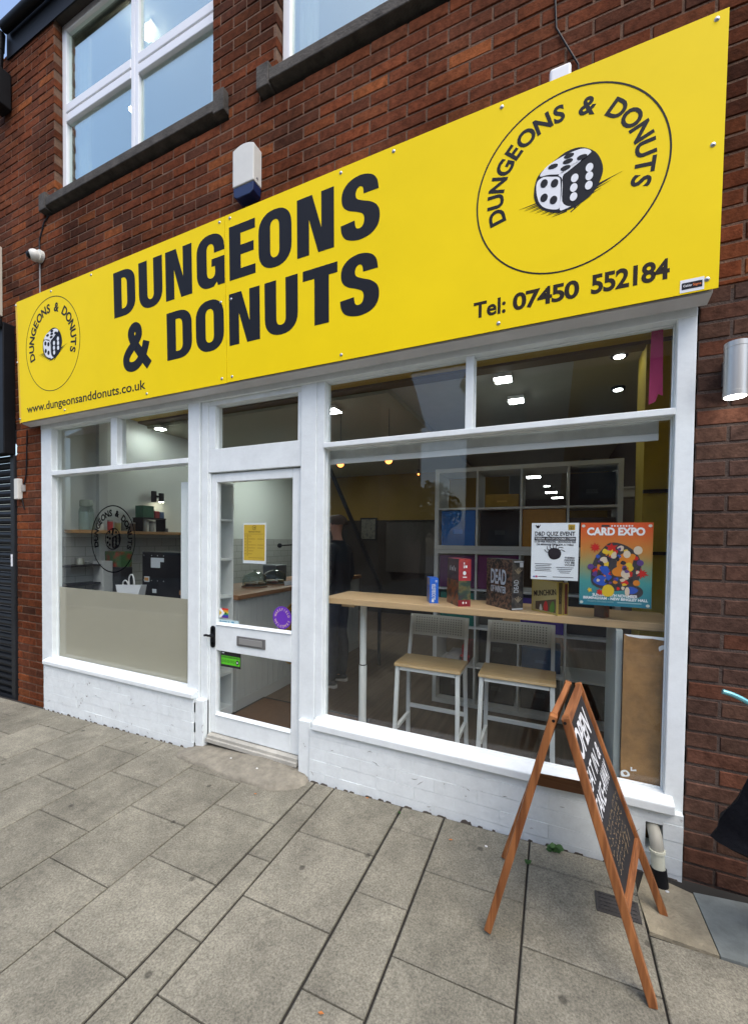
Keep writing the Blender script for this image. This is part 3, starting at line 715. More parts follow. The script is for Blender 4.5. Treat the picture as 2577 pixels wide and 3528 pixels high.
def logo(root_blk, root_wht, fr, ox, oy, Rr, line=.022, lift=.0006, white=True, hatch=True, lettering=True, bold=.030):
    L = lift
    if lettering:
        shape(root_blk, fr, [ell(0,0,1,1,96), ell(0,0,1-line,1-line,96)], L, Rr, ox, oy)
        s = 'DUNGEONS & DONUTS'; adv = []
        tot = 0
        for ch in s:
            w = {' ': .62, 'I': .5, '&': 1.05, 'E': .78, 'T': .82, 'S': .78, 'O': 1.08, 'N': 1.02, 'G': 1.0, 'D': 1.0, 'U': .95}[ch]
            adv.append((tot+w/2)); tot += w+.10
        a0, a1 = 199, -23
        for ch, c in zip(s, adv):
            if ch == ' ': continue
            ang = R(a0 + (a1-a0)*c/(tot-.12)); me = text_mesh(ch, bold)
            xs = [v.co.x for v in me.vertices]; mx = (min(xs)+max(xs))/2; sc = .175/CAP
            for v in me.vertices: v.co.x -= mx
            rr = .685*Rr
            put(root_blk, me, fr, ox+rr*math.cos(ang), oy+rr*math.sin(ang), sc*Rr, sc*Rr, ang-math.pi/2, L)
            bpy.data.meshes.remove(me)
    if hatch:
        for i in range(13):
            t = i/12; y = -.13 - .018*i
            if i < 9:
                x0 = .33 - .034*i; x1 = .56 - .05*i - (.05 if i % 2 else 0); yy = -.10 - .027*i
                shape(root_blk, fr, [[(x0,yy-.03),(x0,yy-.045),(x1,yy+.02)]], L, Rr, ox, oy)
            x0 = -.22 + .02*i; x1 = -.50 + .03*i + (.05 if i % 2 else 0); yy = -.13 - .016*i
            shape(root_blk, fr, [[(x0,yy+.0),(x0,yy-.016),(x1,yy-.03)]], L+.0001, Rr, ox, oy)
    if white:
        shape(root_blk, fr, [D_OUT], L+.0003, Rr, ox, oy)
        for p in (D_TOP, D_LEFT, D_MID): shape(root_wht, fr, [p], L+.0012, Rr, ox, oy)
        for x,y in PB: shape(root_blk, fr, [ell(x,y,.052,.026,18,.2)], L+.0022, Rr, ox, oy)
        for x,y in PL: shape(root_blk, fr, [ell(x,y,.040,.046,18)], L+.0022, Rr, ox, oy)
        for x,y in PW: shape(root_wht, fr, [ell(x,y,.038,.046,18)], L+.0022, Rr, ox, oy)
    else:
        shape(root_blk, fr, [D_OUT, [((x)*.90,(y)*.90+.003) for x,y in D_OUT]], L, Rr, ox, oy)
        shape(root_blk, fr, [smooth_poly([N(p) for p in ((-.002,.594),(.004,.630),(.03,.645),(.106,.668),(.135,.675),(.15,.645),(.150,.601),(.132,.55),(.06,.508),(.014,.505),(.0,.53))],4)] + [ell(x,y,.042,.052,14) for x,y in PW], L, Rr, ox, oy)
        for x,y in PB+PL: shape(root_blk, fr, [ell(x,y,.045,.04,14)], L, Rr, ox, oy)
for ox, oy, Rr in ((.0107,.615,.4037),(-4.013,.6177,.398)):
    kb_, kw_ = MB(), MB(); logo(kb_, kw_, FS, ox, oy, Rr, .018 if ox > -1 else .014)
    lo = kb_.build('logo', M_INK, sg); lo['label'] = 'large dice logo at the right' if ox > -1 else 'dice logo at the left end'
    kw_.build('dice_faces', M_WV, lo)
# maker's sticker in the corner
m = MB(); plate(m, .459, .541, .008, .060, .0003, .0009); s_ = m.build('maker_sticker', M_WV, sg)
m = MB(); plate(m, .465, .535, .020, .047, .0012, .0016); m.build('band', M_INK, s_)
m = MB(); text(m, FS, 'Calder', .470, .501, .030, .009, .01, lift=.002); m.build('text', M_WV, s_)
m = MB(); text(m, FS, 'Signs', .503, .531, .030, .009, .01, lift=.002); m.build('text', mat('orange_print', (.75,.18,.03), .5), s_)
# white brackets behind the sign's top edge
for k, (x0, x1, z0, z1) in enumerate(((-.07,.025,3.55,3.765),(-2.075,-2.005,3.55,3.70))):
    m = MB(); m.box(x0,x1,-.075,-.04,z0,z1)
    lone(m, 'sign_bracket', M_WV, ('larger white bracket showing above the sign over the right logo','small white bracket above the seam of the yellow sign')[k], 'bracket', 'white brackets above the sign', bevel=.012)

# ------------------------------------------------------------------ fittings on the wall
al = thing('alarm_box', 'cream burglar alarm box with dark blue base above the yellow sign', 'alarm', (-1.93, 0, 3.79))
m = MB(); m.prism([(-2.025,3.86)]+[(-2.025+.178*i/8, 4.10+.022*math.sin(math.pi*i/8)) for i in range(9)]+[(-1.847,3.86)], 'y', -.085, -.002); m.build('cover', M_CREAM, al, bevel=.006)
m = MB(); m.prism([(-2.022,3.858),(-2.018,3.80),(-1.99,3.785),(-1.88,3.785),(-1.853,3.80),(-1.850,3.858)], 'y', -.080, -.004); m.build('strobe_base', M_BLUEP, al, bevel=.004)
m = MB(); m.cyl((-1.847,-.05,3.89),(-1.843,-.05,3.89),.007); m.build('screw', M_STEEL, al)
cc = thing('security_camera', 'white dome security camera on the bricks above the left end of the sign', 'camera', (-4.42, 0, 4.06))
m = MB(); m.cyl((-4.41,-.002,4.10),(-4.41,-.03,4.10),.055,.055,20).sphere((-4.42,-.05,4.09),.052); m.build('housing', M_CREAM, cc, smooth=True)
m = MB(); m.sphere((-4.435,-.075,4.082),.036); m.build('lens', M_BLACK, cc, smooth=True)
m = MB(); m.tube([(-4.43,-.008,4.14),(-4.43,-.008,4.26),(-4.36,-.006,4.40),(-4.29,-.005,4.44)],.006); lone(m, 'cable', M_DARK, 'thin dark cable rising from the dome camera', 'cable')
m = MB(); m.tube([(-4.425,-.008,4.05),(-4.424,-.008,3.82),(-4.423,-.01,3.64)],.006); lone(m, 'cable', mat('grey_cable', (.3,.29,.27), .6), 'thin grey cable dropping from the dome camera to the sign', 'cable')
m = MB(); m.tube([(-.06,-.006,4.46),(-.055,-.006,4.2),(-.045,-.007,4.02),(.0,-.007,3.92),(.055,-.008,3.80),(.06,-.01,3.66)],.0045); lone(m, 'cable', M_BLACK, 'black cable running down the bricks over the right logo', 'cable')
ab = thing('contact_box', 'small cream junction box on the left brick pier', 'junction box', (-4.77, 0, 1.84))
m = MB(); m.box(-4.815,-4.745,-.045,-.002,1.86,2.06); m.build('case', M_CREAM, ab, bevel=.006)
m = MB(); m.box(-4.735,-4.695,-.022,-.002,1.935,2.0); m.build('side_contact', mat('grey_box', (.35,.33,.30), .6), ab, bevel=.004)
m = MB(); m.tube([(-4.70,-.012,2.0),(-4.67,-.01,2.10),(-4.66,-.01,2.3),(-4.65,-.01,2.52)],.006); m.tube([(-4.74,-.01,1.87),(-4.72,-.01,1.80),(-4.71,-.008,1.76)],.005); m.build('wire', M_BLACK, ab)
wl = thing('wall_light', 'silver cylinder wall light shining downwards on the brown brick pier', 'wall light', (.69, 0, 2.1))
LX, LY, LZ0, LZ1 = .665, -.075, 2.115, 2.335; LRr = .041
m = MB(); m.lathe([(LRr*.9,0),(LRr,.0),(LRr,.020),(LRr*.975,.021),(LRr*.975,.198),(LRr,.199),(LRr,.22),(LRr*.9,.22),(.01,.218)], (LX,LY,LZ0), 28); m.build('body', mat('silver_paint', (.50,.50,.47), .35, .5), wl, smooth=True)
m = MB(); m.box(LX-.025,LX+.025,-.04,-.002,LZ0+.07,LZ1-.05); m.build('mount', M_STEEL, wl)
m = MB(); m.cyl((LX,LY,LZ0-.002),(LX,LY,LZ0+.004),LRr*.86,n=28); m.build('lens', emis('lamp_white', (1,.97,.92), 7), wl)

# ------------------------------------------------------------------ waste pipe, drain, weeds, litter
wp = thing('waste_pipe', 'short cream waste pipe with a black lower end beside the white base', 'pipe', (.44, -.08, 0))
m = MB(); m.tube([(.437,.03,.205),(.437,-.03,.205),(.438,-.065,.192),(.440,-.083,.165),(.441,-.086,.14)],.026,14); m.build('elbow', mat('grey_beige_plastic', (.36,.35,.29), .5), wp, smooth=True)
m = MB(); m.cyl((.441,-.086,.145),(.446,-.094,.072),.0265,n=16).cyl((.441,-.086,.150),(.4415,-.087,.140),.032,n=16); m.build('straight', mat('cream_pipe', (.62,.63,.50), .45), wp, smooth=True)
m = MB(); m.cyl((.446,-.094,.074),(.453,-.106,.004),.031,n=16); m.build('lower_end', M_BLACK, wp, smooth=True)
dc = MB()
dc.add([(x,y,gz(x,y)+h) for h in (-.01,.0045) for x,y in ((.188,-.352),(.345,-.352),(.345,-.252),(.188,-.252))], [(4,5,6,7),(0,1,5,4),(1,2,6,5),(2,3,7,6),(3,0,4,7)])
for k in range(5):
    y = -.34+.019*k; dc.add([(x,yy,gz(x,yy)+h) for h in (.0045,.008) for x,yy in ((.20,y),(.333,y),(.333,y+.009),(.20,y+.009))], [(4,5,6,7),(0,1,5,4),(1,2,6,5),(2,3,7,6),(3,0,4,7)])
lone(dc, 'drain_cover', M_IRON, 'dark iron drain cover set in the paving under the chalkboard', 'drain cover')
M_LEAF = mat('weed_leaf', (.045,.12,.025), .6, var=.3, vscale=30)
def weed(x, y, n, s, label):
    m = MB()
    for i in range(n):
        a = random.uniform(0, 6.28); r = random.uniform(.2,1)*s; h = random.uniform(.2,1.1)*s
        c = Vector((x+r*math.cos(a), y+.4*r*math.sin(a)-.01, gz(x,y)+h)); d = Vector((math.cos(a), math.sin(a), random.uniform(-.3,.5))).normalized(); w = d.orthogonal().normalized()*.35*s
        d = d*.5*s; m.add([c-d, c-d*.2+w, c+d*.6+w*.7, c+d, c+d*.6-w*.7, c-d*.2-w], [(0,1,2,3,4,5)])
        m.tube([(x,y,gz(x,y)), tuple(c-d)], .0015, 4)
    lone(m, 'weed', M_LEAF, label, 'plant', 'small weeds')
weed(.03,-.075,16,.032,'green leafy weed at the foot of the white painted base')
weed(-.082,-.20,12,.016,'tiny weed in the paving joint beside the chalkboard')
weed(-.765,-.11,9,.012,'tiny weed in the wide dark joint near the wall')
M_DEAD = mat('dead_leaf', (.45,.16,.04), .7)
for k, (x, y, lab) in enumerate(((-1.62,-.30,'small orange fallen leaf below the doorstep'),(-.98,-.075,'tiny orange leaf against the white base right of the door'),(-.45,-.21,'small orange leaf on the slab in front of the right window'),(-.66,-1.115,'orange fallen leaf at the lower edge of the paving'))):
    m = MB(); z = gz(x,y)+.006; s = .011
    m.add([(x-s,y,z),(x,y+s*.5,z+.004),(x+s,y+.003,z+.002),(x,y-s*.5,z+.003)], [(0,1,2,3)]); lone(m, 'fallen_leaf', M_DEAD, lab, 'leaf', 'fallen leaves')
M_LIT = mat('litter_white', (.7,.7,.68), .7)
for k, (x, y, lab) in enumerate(((-1.75,-.13,'white crumb on the doorstep near its front'),(-2.0,-.10,'white crumb at the left of the doorstep'),(-.28,-.18,'white scrap on the paving left of the chalkboard'),(.47,-.14,'white scrap beside the waste pipe'))):
    m = MB(); m.sphere((x,y,gz(x,y)+(.045 if k < 2 else .004)),.006,8,5,(1.3,1,.5)); lone(m, 'litter', M_LIT, lab, 'litter', 'small white litter')

# ------------------------------------------------------------------ A-board
ABX, ABY = .057, -.435
bd = thing('chalkboard_sign', 'orange wooden A-frame chalkboard standing open on the paving', 'sign', (ABX, ABY, gz(ABX,ABY)), rz=R(-4))
HW = .203; ZT = .893
fr_o = {}
for sgn, spreads, lb_ in ((1,(.281,.365),.655),(-1,(.250,.261),.60)):
    tops = [Vector((sgn*.0185+k*.015, k*HW, ZT)) for k in (-1,1)]; feet = [Vector((sgn*spreads[i], k*HW, .004)) for i, k in enumerate((-1,1))]
    d = ((feet[0]+feet[1])-(tops[0]+tops[1])).normalized(); nrm = Vector((-d.z,0,d.x)); nrm = nrm if nrm.x*sgn > 0 else -nrm
    Yv = Vector((0,1,0)); top = (tops[0]+tops[1])/2
    def onleg(i, t, tops=tops, feet=feet): return tops[i] + (feet[i]-tops[i]).normalized()*t
    for i in (0,1):
        m = MB(); dd = (feet[i]-tops[i]).normalized(); nn = Yv.cross(dd).normalized()
        m.obox((tops[i]+feet[i])/2, (.027,.036,(feet[i]-tops[i]).length), Matrix((nn, Yv, dd)).transposed()); m.build('leg', M_BOARD, bd, local=True, bevel=.003)
    for nm, t0, w in (('top_rail',.0165,.033),('bottom_rail',lb_,.036)):
        A = onleg(0,t0)+Yv*.0168; B = onleg(1,t0)-Yv*.0168; yy = (B-A).normalized(); nn = yy.cross(d).normalized()
        m = MB(); m.obox((A+B)/2, (.0205,(B-A).length,w), Matrix((nn,yy,nn.cross(yy))).transposed()); m.build(nm, M_BOARDY, bd, local=True, bevel=.003)
    A0, A1, B0, B1 = onleg(0,.033)+Yv*.0166, onleg(0,lb_-.018)+Yv*.0166, onleg(1,.033)-Yv*.0166, onleg(1,lb_-.018)-Yv*.0166
    off = -nrm*.004; m = MB(); ng = 12
    for sh_ in (off, Vector((0,0,0))):
        gv = [(A0*(1-u)+B0*u)*(1-t)+(A1*(1-u)+B1*u)*t+sh_ for t in [k/ng for k in range(ng+1)] for u in [k/ng for k in range(ng+1)]]
        m.add(gv, [(j*(ng+1)+i, j*(ng+1)+i+1, (j+1)*(ng+1)+i+1, (j+1)*(ng+1)+i) for j in range(ng) for i in range(ng)])
    n0 = (ng+1)**2; rim = [i for i in range(ng+1)] + [j*(ng+1)+ng for j in range(1,ng+1)] + [ng*(ng+1)+i for i in range(ng-1,-1,-1)] + [j*(ng+1) for j in range(ng-1,0,-1)]
    m.f += [(rim[k], rim[(k+1)%len(rim)], n0+rim[(k+1)%len(rim)], n0+rim[k]) for k in range(len(rim))]; m.mi += [0]*len(rim)
    o = m.build('board', M_CHALK, bd, local=True)
    if sgn > 0: fr_o[1] = (o, top, d, nrm, lb_); leg_r = (tops, feet)
for q in (-1,1):
    m = MB(); m.cyl((q*.0185-.015, -(HW+.0182)-.0008, ZT-.016),(q*.0185-.015, -(HW+.0182)+.0008, ZT-.016),.0055,n=10); m.build('hinge_hole', M_BLACK, bd, local=True)
m = MB(); m.beam((-.125,HW-.035,.440),(.175,HW-.035,.462),.052,.014,(0,1,0))
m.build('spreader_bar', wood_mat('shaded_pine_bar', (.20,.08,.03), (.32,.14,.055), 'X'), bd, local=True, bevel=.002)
o, top, d, nrm, lb_ = fr_o[1]
FB = (Vector((0,0,0)), Vector((1,0,0)), Vector((0,1,0)), Vector((0,0,1)))
def on_board(mb):      # lay flat artwork on the slightly racked board
    T_, F_ = leg_r
    for i, (x, y, z) in enumerate(mb.v):
        k = (x+HW)/(2*HW); a_ = T_[0]+(F_[0]-T_[0]).normalized()*(-y); b_ = T_[1]+(F_[1]-T_[1]).normalized()*(-y)
        mb.v[i] = tuple(a_*(1-k)+b_*k+nrm*(z+.0012))
    return mb
cw = MB()
text(cw, FB, 'OPEN', -.165, .115, -.175, .100, .022, lift=.001)
text(cw, FB, 'EAT IN', -.170, .050, -.285, .070, .008, lift=.001)
text(cw, FB, '&', .085, .140, -.280, .065, .0, lift=.001)
text(cw, FB, 'TAKE', -.172, -.01, -.385, .070, .008, lift=.001)
text(cw, FB, '-AWAY', .0, .155, -.375, .072, .008, lift=.001)
on_board(cw).build('lettering', M_WV, o, local=True)
cs = MB(); random.seed(5)
for row in range(7):      # scrawled chalk lines, unreadable in the photograph
    u = -.15 + random.uniform(0,.03); v = -.435 - row*.024
    while u < .15 - .01*row:
        pts = [(u + .006*i, v + random.uniform(-.007,.009)) for i in range(random.randint(3,6))]
        shape(cs, FB, [ribbon(smooth_open(pts,3), .0022)], .001); u += .006*len(pts)+.008
for k in range(3): shape(cs, FB, [ribbon([(.03+.04*k,-.605),(.05+.04*k,-.545-.012*k)], .004)], .0012)
on_board(cs).build('chalk_scrawl', mat('tan_chalk', (.22,.165,.10), .9), o, local=True)

# ------------------------------------------------------------------ the shop inside
FZ = .08
struct(MB().box(-4.5,.9,.095,12,FZ-.03,FZ).build('floor', M_FLOOR))
M_CEIL = mat('grey_ceiling', (.42,.44,.41), .9, var=.06)
struct(MB().box(-1.36,.10,1.10,12,2.85,2.88).build('ceiling', M_CEIL))
struct(MB().box(-4.5,-1.36,1.10,12,2.80,2.88).build('ceiling_left', mat('dim_ceiling', (.38,.38,.31), .9)))
struct(MB().box(.10,.9,1.10,12,2.85,2.88).build('ceiling_right', mat('buff_ceiling', (.38,.34,.22), .9)))
struct(MB().box(-4.5,.9,.09,.98,2.85,2.9).build('ceiling_front', mat('yellow_soffit', (.42,.28,.02), .7)))
struct(MB().box(-4.5,.9,.98,1.10,2.83,2.9).build('ceiling_shade_strip', mat('ceiling_shade', (.10,.075,.03), .8)))  # dark strip standing in for the band of shade behind the yellow soffit
def tile_wall():
    m = bpy.data.materials.new('kitchen_wall'); m.use_nodes = True; t = NT(m); p = t.n['Principled BSDF']
    tc = t.new('ShaderNodeTexCoord'); sx = t.new('ShaderNodeSeparateXYZ'); t.link(tc.outputs['Object'], sx.inputs[0])
    cb = t.new('ShaderNodeCombineXYZ'); t.link(sx.outputs['Y'], cb.inputs['X']); t.link(sx.outputs['Z'], cb.inputs['Y'])
    b = t.new('ShaderNodeTexBrick'); b.inputs['Scale'].default_value = 1; b.inputs['Brick Width'].default_value = .2; b.inputs['Row Height'].default_value = .1
    b.inputs['Mortar Size'].default_value = .003; b.inputs['Color1'].default_value = (.33,.34,.32,1); b.inputs['Color2'].default_value = (.30,.31,.29,1); b.inputs['Mortar'].default_value = (.16,.16,.15,1)
    t.link(cb.outputs[0], b.inputs['Vector'])
    gt_ = t.new('ShaderNodeMath', operation='GREATER_THAN'); gt_.inputs[1].default_value = 1.5; t.link(sx.outputs['Z'], gt_.inputs[0])
    mx = t.new('ShaderNodeMix', data_type='RGBA'); t.link(gt_.outputs[0], mx.inputs['Factor']); t.link(b.outputs['Color'], mx.inputs[6]); mx.inputs[7].default_value = (.48,.51,.48,1)
    t.link(mx.outputs[2], p.inputs['Base Color']); p.inputs['Roughness'].default_value = .5
    return m
struct(MB().box(-4.6,-4.45,.095,12,FZ,2.88).build('wall_left', tile_wall()))
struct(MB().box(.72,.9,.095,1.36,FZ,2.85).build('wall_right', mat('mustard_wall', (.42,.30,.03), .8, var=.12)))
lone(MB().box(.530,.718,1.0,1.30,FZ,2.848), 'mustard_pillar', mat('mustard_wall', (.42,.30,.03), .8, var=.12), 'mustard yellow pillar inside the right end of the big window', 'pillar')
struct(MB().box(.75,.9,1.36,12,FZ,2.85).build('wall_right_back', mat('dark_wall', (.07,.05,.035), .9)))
bw = MB().box(-4.5,-.75,5.2,5.3,1.9,2.9).box(.18,.9,5.2,5.3,1.9,2.9).build('wall_back', mat('ochre_wall', (.22,.14,.03), .9)); struct(bw)
struct(MB().box(-4.5,-.75,5.14,5.2,FZ,1.9).box(.18,.9,5.14,5.2,FZ,1.9).build('wall_back_lower', mat('dark_panelling', (.018,.013,.010), .8)))
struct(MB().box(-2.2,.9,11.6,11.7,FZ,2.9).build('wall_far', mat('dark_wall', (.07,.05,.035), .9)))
# downpipe on the left wall
m = MB(); m.box(-4.452,-4.40,.51,.60,FZ,2.8); lone(m, 'wall_pillar', mat('pillar_grey', (.42,.44,.42), .7), 'slim grey boxed pipe on the kitchen wall', 'pillar')
# ceiling lights
M_LED = emis('led_panel', (.93,1,.95), 16)
M_LED_B = emis('led_panel_dim', (.93,1,.95), 12)
def led(x, y, z, s, label, grp='square ceiling lights in the shop', mt=None):
    t_ = thing('ceiling_light', label, 'ceiling light', (x,y,z), grp)
    m = MB(); m.box(x-s-.01,x+s+.01,y-s-.01,y+s+.01,z,z+.03); m.build('frame', M_WV, t_)
    m = MB(); m.box(x-s,x+s,y-s,y+s,z-.006,z); m.build('diffuser', mt or M_LED, t_)
led(-.41,1.22,2.815,.06,'lit square ceiling light nearer the right transom window')
led(-.355,1.78,2.815,.06,'lit square ceiling light further back above the right window')
led(-2.02,1.26,2.765,.07,'lit square ceiling light seen beside the door post')
led(-4.20,1.08,2.765,.04,'lit square ceiling light above the kitchen in the left transom window', mt=emis('led_kitchen', (.93,1,.95), 60))
led(-3.5,2.75,2.765,.14,'added unseen ceiling light that brightens the kitchen', mt=emis('led_kitchen_fill', (.93,1,.95), 55))  # added fill light, kept out of view, to brighten the kitchen
for (x, y, q, lab) in ((-.402,6.2,.12,'largest of the four bright lights seen through the shelving'),(-.19,7.64,.055,'smallest of the four bright lights seen through the shelving'),(-.113,8.93,.13,'third bright light down seen through the shelving'),(.039,10.3,.14,'lowest of the four bright lights seen through the shelving')):
    led(x, y, 2.76, q, lab, mt=M_LED_B)
def spot(x, y, z, label):
    t_ = thing('downlight', label, 'downlight', (x,y,z), 'round downlights')
    m = MB(); m.cyl((x,y,z),(x,y,z+.02),.055,n=20); m.build('rim', M_DARK, t_)
    m = MB(); m.cyl((x,y,z-.003),(x,y,z),.034,n=20); m.build('lens', M_LED, t_)
spot(.39,1.14,2.83,'round downlight near the pink strip'); spot(.47,1.86,2.83,'round downlight behind, below the first one')
def bulb(x, y, z, label, rr=.036):
    t_ = thing('pendant_bulb', label, 'pendant lamp', (x,y,z), 'amber filament bulbs')
    m = MB(); m.cyl((x,y,2.8),(x,y,z+.07),.004,n=6).cyl((x,y,z+.07),(x,y,z+.035),.014,n=10); m.build('flex', M_BLACK, t_)
    m = MB(); m.sphere((x,y,z),rr); m.build('bulb', emis('amber_bulb', (1,.30,.05), 2.2), t_, smooth=True)
    m = MB(); m.sphere((x,y,z),.015,12,8,(1,1,1.4)); m.build('filament', emis('filament', (1,.75,.35), 30), t_) if False else None
    return t_
for x, lab in ((-2.05,'amber pendant bulb nearer the door'),(-1.51,'amber pendant bulb further from the door')):
    t_ = bulb(x, 1.5, 2.295, lab)
for x, y, z, lab in ((-1.75,3.2,2.43,'small warm bulb far back in the shop'),):
    bulb(x, y, z, lab, .014)
# roller blind
rb = thing('roller_blind', 'grey roller blind rolled up at the top of the right window', 'blind', (-.47,.1,2.0))
m = MB(); m.box(-1.388,.438,.10,.103,2.030,2.125); m.build('fabric', mat('grey_blind', (.62,.64,.64), .7, var=.25, vscale=4), rb)
m = MB(); m.box(-1.388,.438,.094,.106,1.996,2.031); m.build('bottom_bar', mat('blind_bar', (.78,.80,.80), .5), rb, bevel=.003)
m = MB(); m.cyl((-1.39,.118,2.125),(.44,.118,2.125),.014); m.build('roller', M_WV, rb)
m = MB(); m.prism([(.392,2.50),(.438,2.50),(.443,2.195),(.425,2.205),(.415,2.17),(.388,2.16)], 'y', .062, .0635)
lone(m, 'pink_strip', mat('pink_tissue', (.32,.018,.09), .7), 'hanging pink paper strip behind the right transom pane', 'streamer')

# window bar, stools ----------------------------------------------------------
tb = thing('window_bar', 'pale wooden bar table running along the inside of the right window', 'table', (-.45,.3,FZ))
m = MB(); m.box(-1.41,.545,.12,.49,1.08,1.12); m.build('tabletop', M_PINE, tb, bevel=.004)
def bleg(x, y):
    m = MB(); m.cyl((x,y,FZ),(x,y,.64),.027,n=20).cyl((x,y,.648),(x,y,1.08),.023,n=20).cyl((x,y,FZ),(x,y,FZ+.008),.10,n=24); o = m.build('leg', M_WMETAL, tb, smooth=True)
    m = MB(); m.cyl((x,y,.640),(x,y,.648),.0235,n=20); m.build('collar', M_BLACK, o)
bleg(-1.195,.30)
for x_ in (-1.29,-.26):
    m = MB(); m.box(x_,x_+.09,.16,.40,1.06,1.08); m.build('bracket', M_PINE, tb)
m = MB(); m.box(.285,.312,.085,.49,FZ,1.078); m.build('end_panel', mat('grey_end_panel', (.36,.40,.39), .5), tb)
m = MB(); m.box(.314,.50,.0595,.066,.315,1.066); hb = lone(m, 'hardboard_panel', M_MDF, 'brown hardboard panel behind the right end of the window with smeared white paint', 'panel')
fh = frame((0,.0594,0),(1,0,0),(0,0,1))
m = MB(); shape(m, fh, [smooth_poly([(.455,1.02),(.475,1.03),(.48,1.015),(.468,1.008),(.458,1.00)],3)], .0004); m.build('paint_smear', M_WV, hb)
m = MB(); shape(m, fh, [[(.316,1.066),(.498,1.066),(.498,.95),(.49,.99),(.484,1.05),(.43,1.056),(.38,1.052),(.33,1.058)]], .0004); m.build('paint_smear', M_WV, hb)
m = MB(); shape(m, fh, [smooth_poly([(.316,.395),(.335,.405),(.350,.395),(.352,.38),(.335,.372),(.318,.372)],3), smooth_poly([(.325,.390),(.335,.397),(.343,.390),(.342,.383),(.333,.379)],3)], .0004); m.build('paint_smear', M_WV, hb)
m = MB(); shape(m, fh, [[(.355,.425),(.362,.425),(.362,.412),(.378,.418),(.38,.41),(.356,.405)]], .0004); m.build('paint_smear', M_WV, hb)
m = MB(); shape(m, fh, [[(.314,.35),(.335,.335),(.40,.325),(.46,.318),(.46,.3155),(.314,.3155)]], .0004); m.build('paint_smear', M_WV, hb)
m = MB(); shape(m, fh, [[(.490,.98),(.497,.98),(.497,.80),(.492,.84)]], .0004); m.build('paint_smear', M_WV, hb)
def stool(x0, y0, label):
    t_ = thing('bar_stool', label, 'stool', (x0+.21,y0+.13,FZ), 'white bar stools at the window')
    w, d, zs = .43, .25, .675; x1 = x0+w; y1 = y0+d
    m = MB(); m.prism([(y0-.012,zs-.005),(y0-.005,zs+.012),(y0+.03,zs+.017),(y1,zs+.017),(y1,zs-.005)], 'x', x0-.005, x1+.005); m.build('seat', M_SEAT, t_, bevel=.004)
    for xx, sx in ((x0+.014,-.012),(x1-.014,.012)):
        m = MB(); m.beam((xx,y0+.014,zs-.006),(xx+sx,y0-.01,FZ),.026,.026,(0,1,0)); m.build('leg', M_WMETAL, t_, bevel=.003)
        m = MB(); m.beam((xx,y1-.01,zs-.02),(xx+sx,y1+.03,FZ),.026,.026,(0,1,0)); m.beam((xx,y1-.01,zs-.022),(xx*.985+.015*(x0+w/2)+.001,y1+.055,.965),.024,.018,(0,1,0)); m.build('leg', M_WMETAL, t_, bevel=.003)
    m = MB(); zf = .30; k = 12*.001*(zs-zf)/(zs-FZ)
    m.box(x0+.02,x1-.02,y1+.004,y1+.026,zf,zf+.025).box(x0+.0,x0+.022,y0+.02,y1+.01,zf-.06,zf-.035).box(x1-.022,x1-.0,y0+.02,y1+.01,zf-.06,zf-.035)
    m.build('stretcher', M_WMETAL, t_, bevel=.002); m = MB()
    m.box(x0+.03,x1-.03,y0+.002,y0+.022,zs-.032,zs-.008).box(x0+.03,x1-.03,y1-.022,y1-.002,zs-.032,zs-.008).box(x0+.005,x0+.025,y0+.03,y1-.03,zs-.032,zs-.008).box(x1-.025,x1-.005,y0+.03,y1-.03,zs-.032,zs-.008)
    m.build('seat_frame', M_WMETAL, t_, bevel=.002)
    m = MB(); nseg = 8; zb0, zb1 = .825, .970; vs = []
    for h in (0,.008):
        for i in range(nseg+1):
            f_ = i/nseg; xx = x0+.004+(w-.008)*f_; bow = .012*(1-(2*f_-1)**2)
            for z in (zb0, zb1): vs.append((xx, y1+.035+(z-zb0)*.14+bow+h, z))
    fs = []; K = 2*(nseg+1)
    for i in range(nseg):
        a_ = 2*i; fs += [(a_,a_+2,a_+3,a_+1),(K+a_,K+a_+1,K+a_+3,K+a_+2),(a_,K+a_,K+a_+2,a_+2),(a_+1,a_+3,K+a_+3,K+a_+1)]
    fs += [(0,1,K+1,K),(2*nseg,K+2*nseg,K+2*nseg+1,2*nseg+1)]
    m.add(vs, fs); bo = m.build('backrest', mat('perforated_white', (.50,.52,.49), .45), t_)
    m = MB()
    for blk in (.05,.225):
        for i in range(9):
            for j in range(7):
                xx = x0+blk+.0185*i; z = zb0+.025+.0165*j; f_ = (xx-x0)/w; bow = .012*(1-(2*f_-1)**2)
                y = y1+.035+(z-zb0)*.14+bow
                m.box(xx-.004,xx+.004,y-.0012,y+.002,z-.004,z+.004)
    m.build('perforations', mat('hole_dark', (.16,.17,.16), .8), bo)
    return t_
stool(-.957,.30,'white metal bar stool with bamboo seat, left of the two')
stool(-.412,.325,'white metal bar stool with bamboo seat, behind the chalkboard')

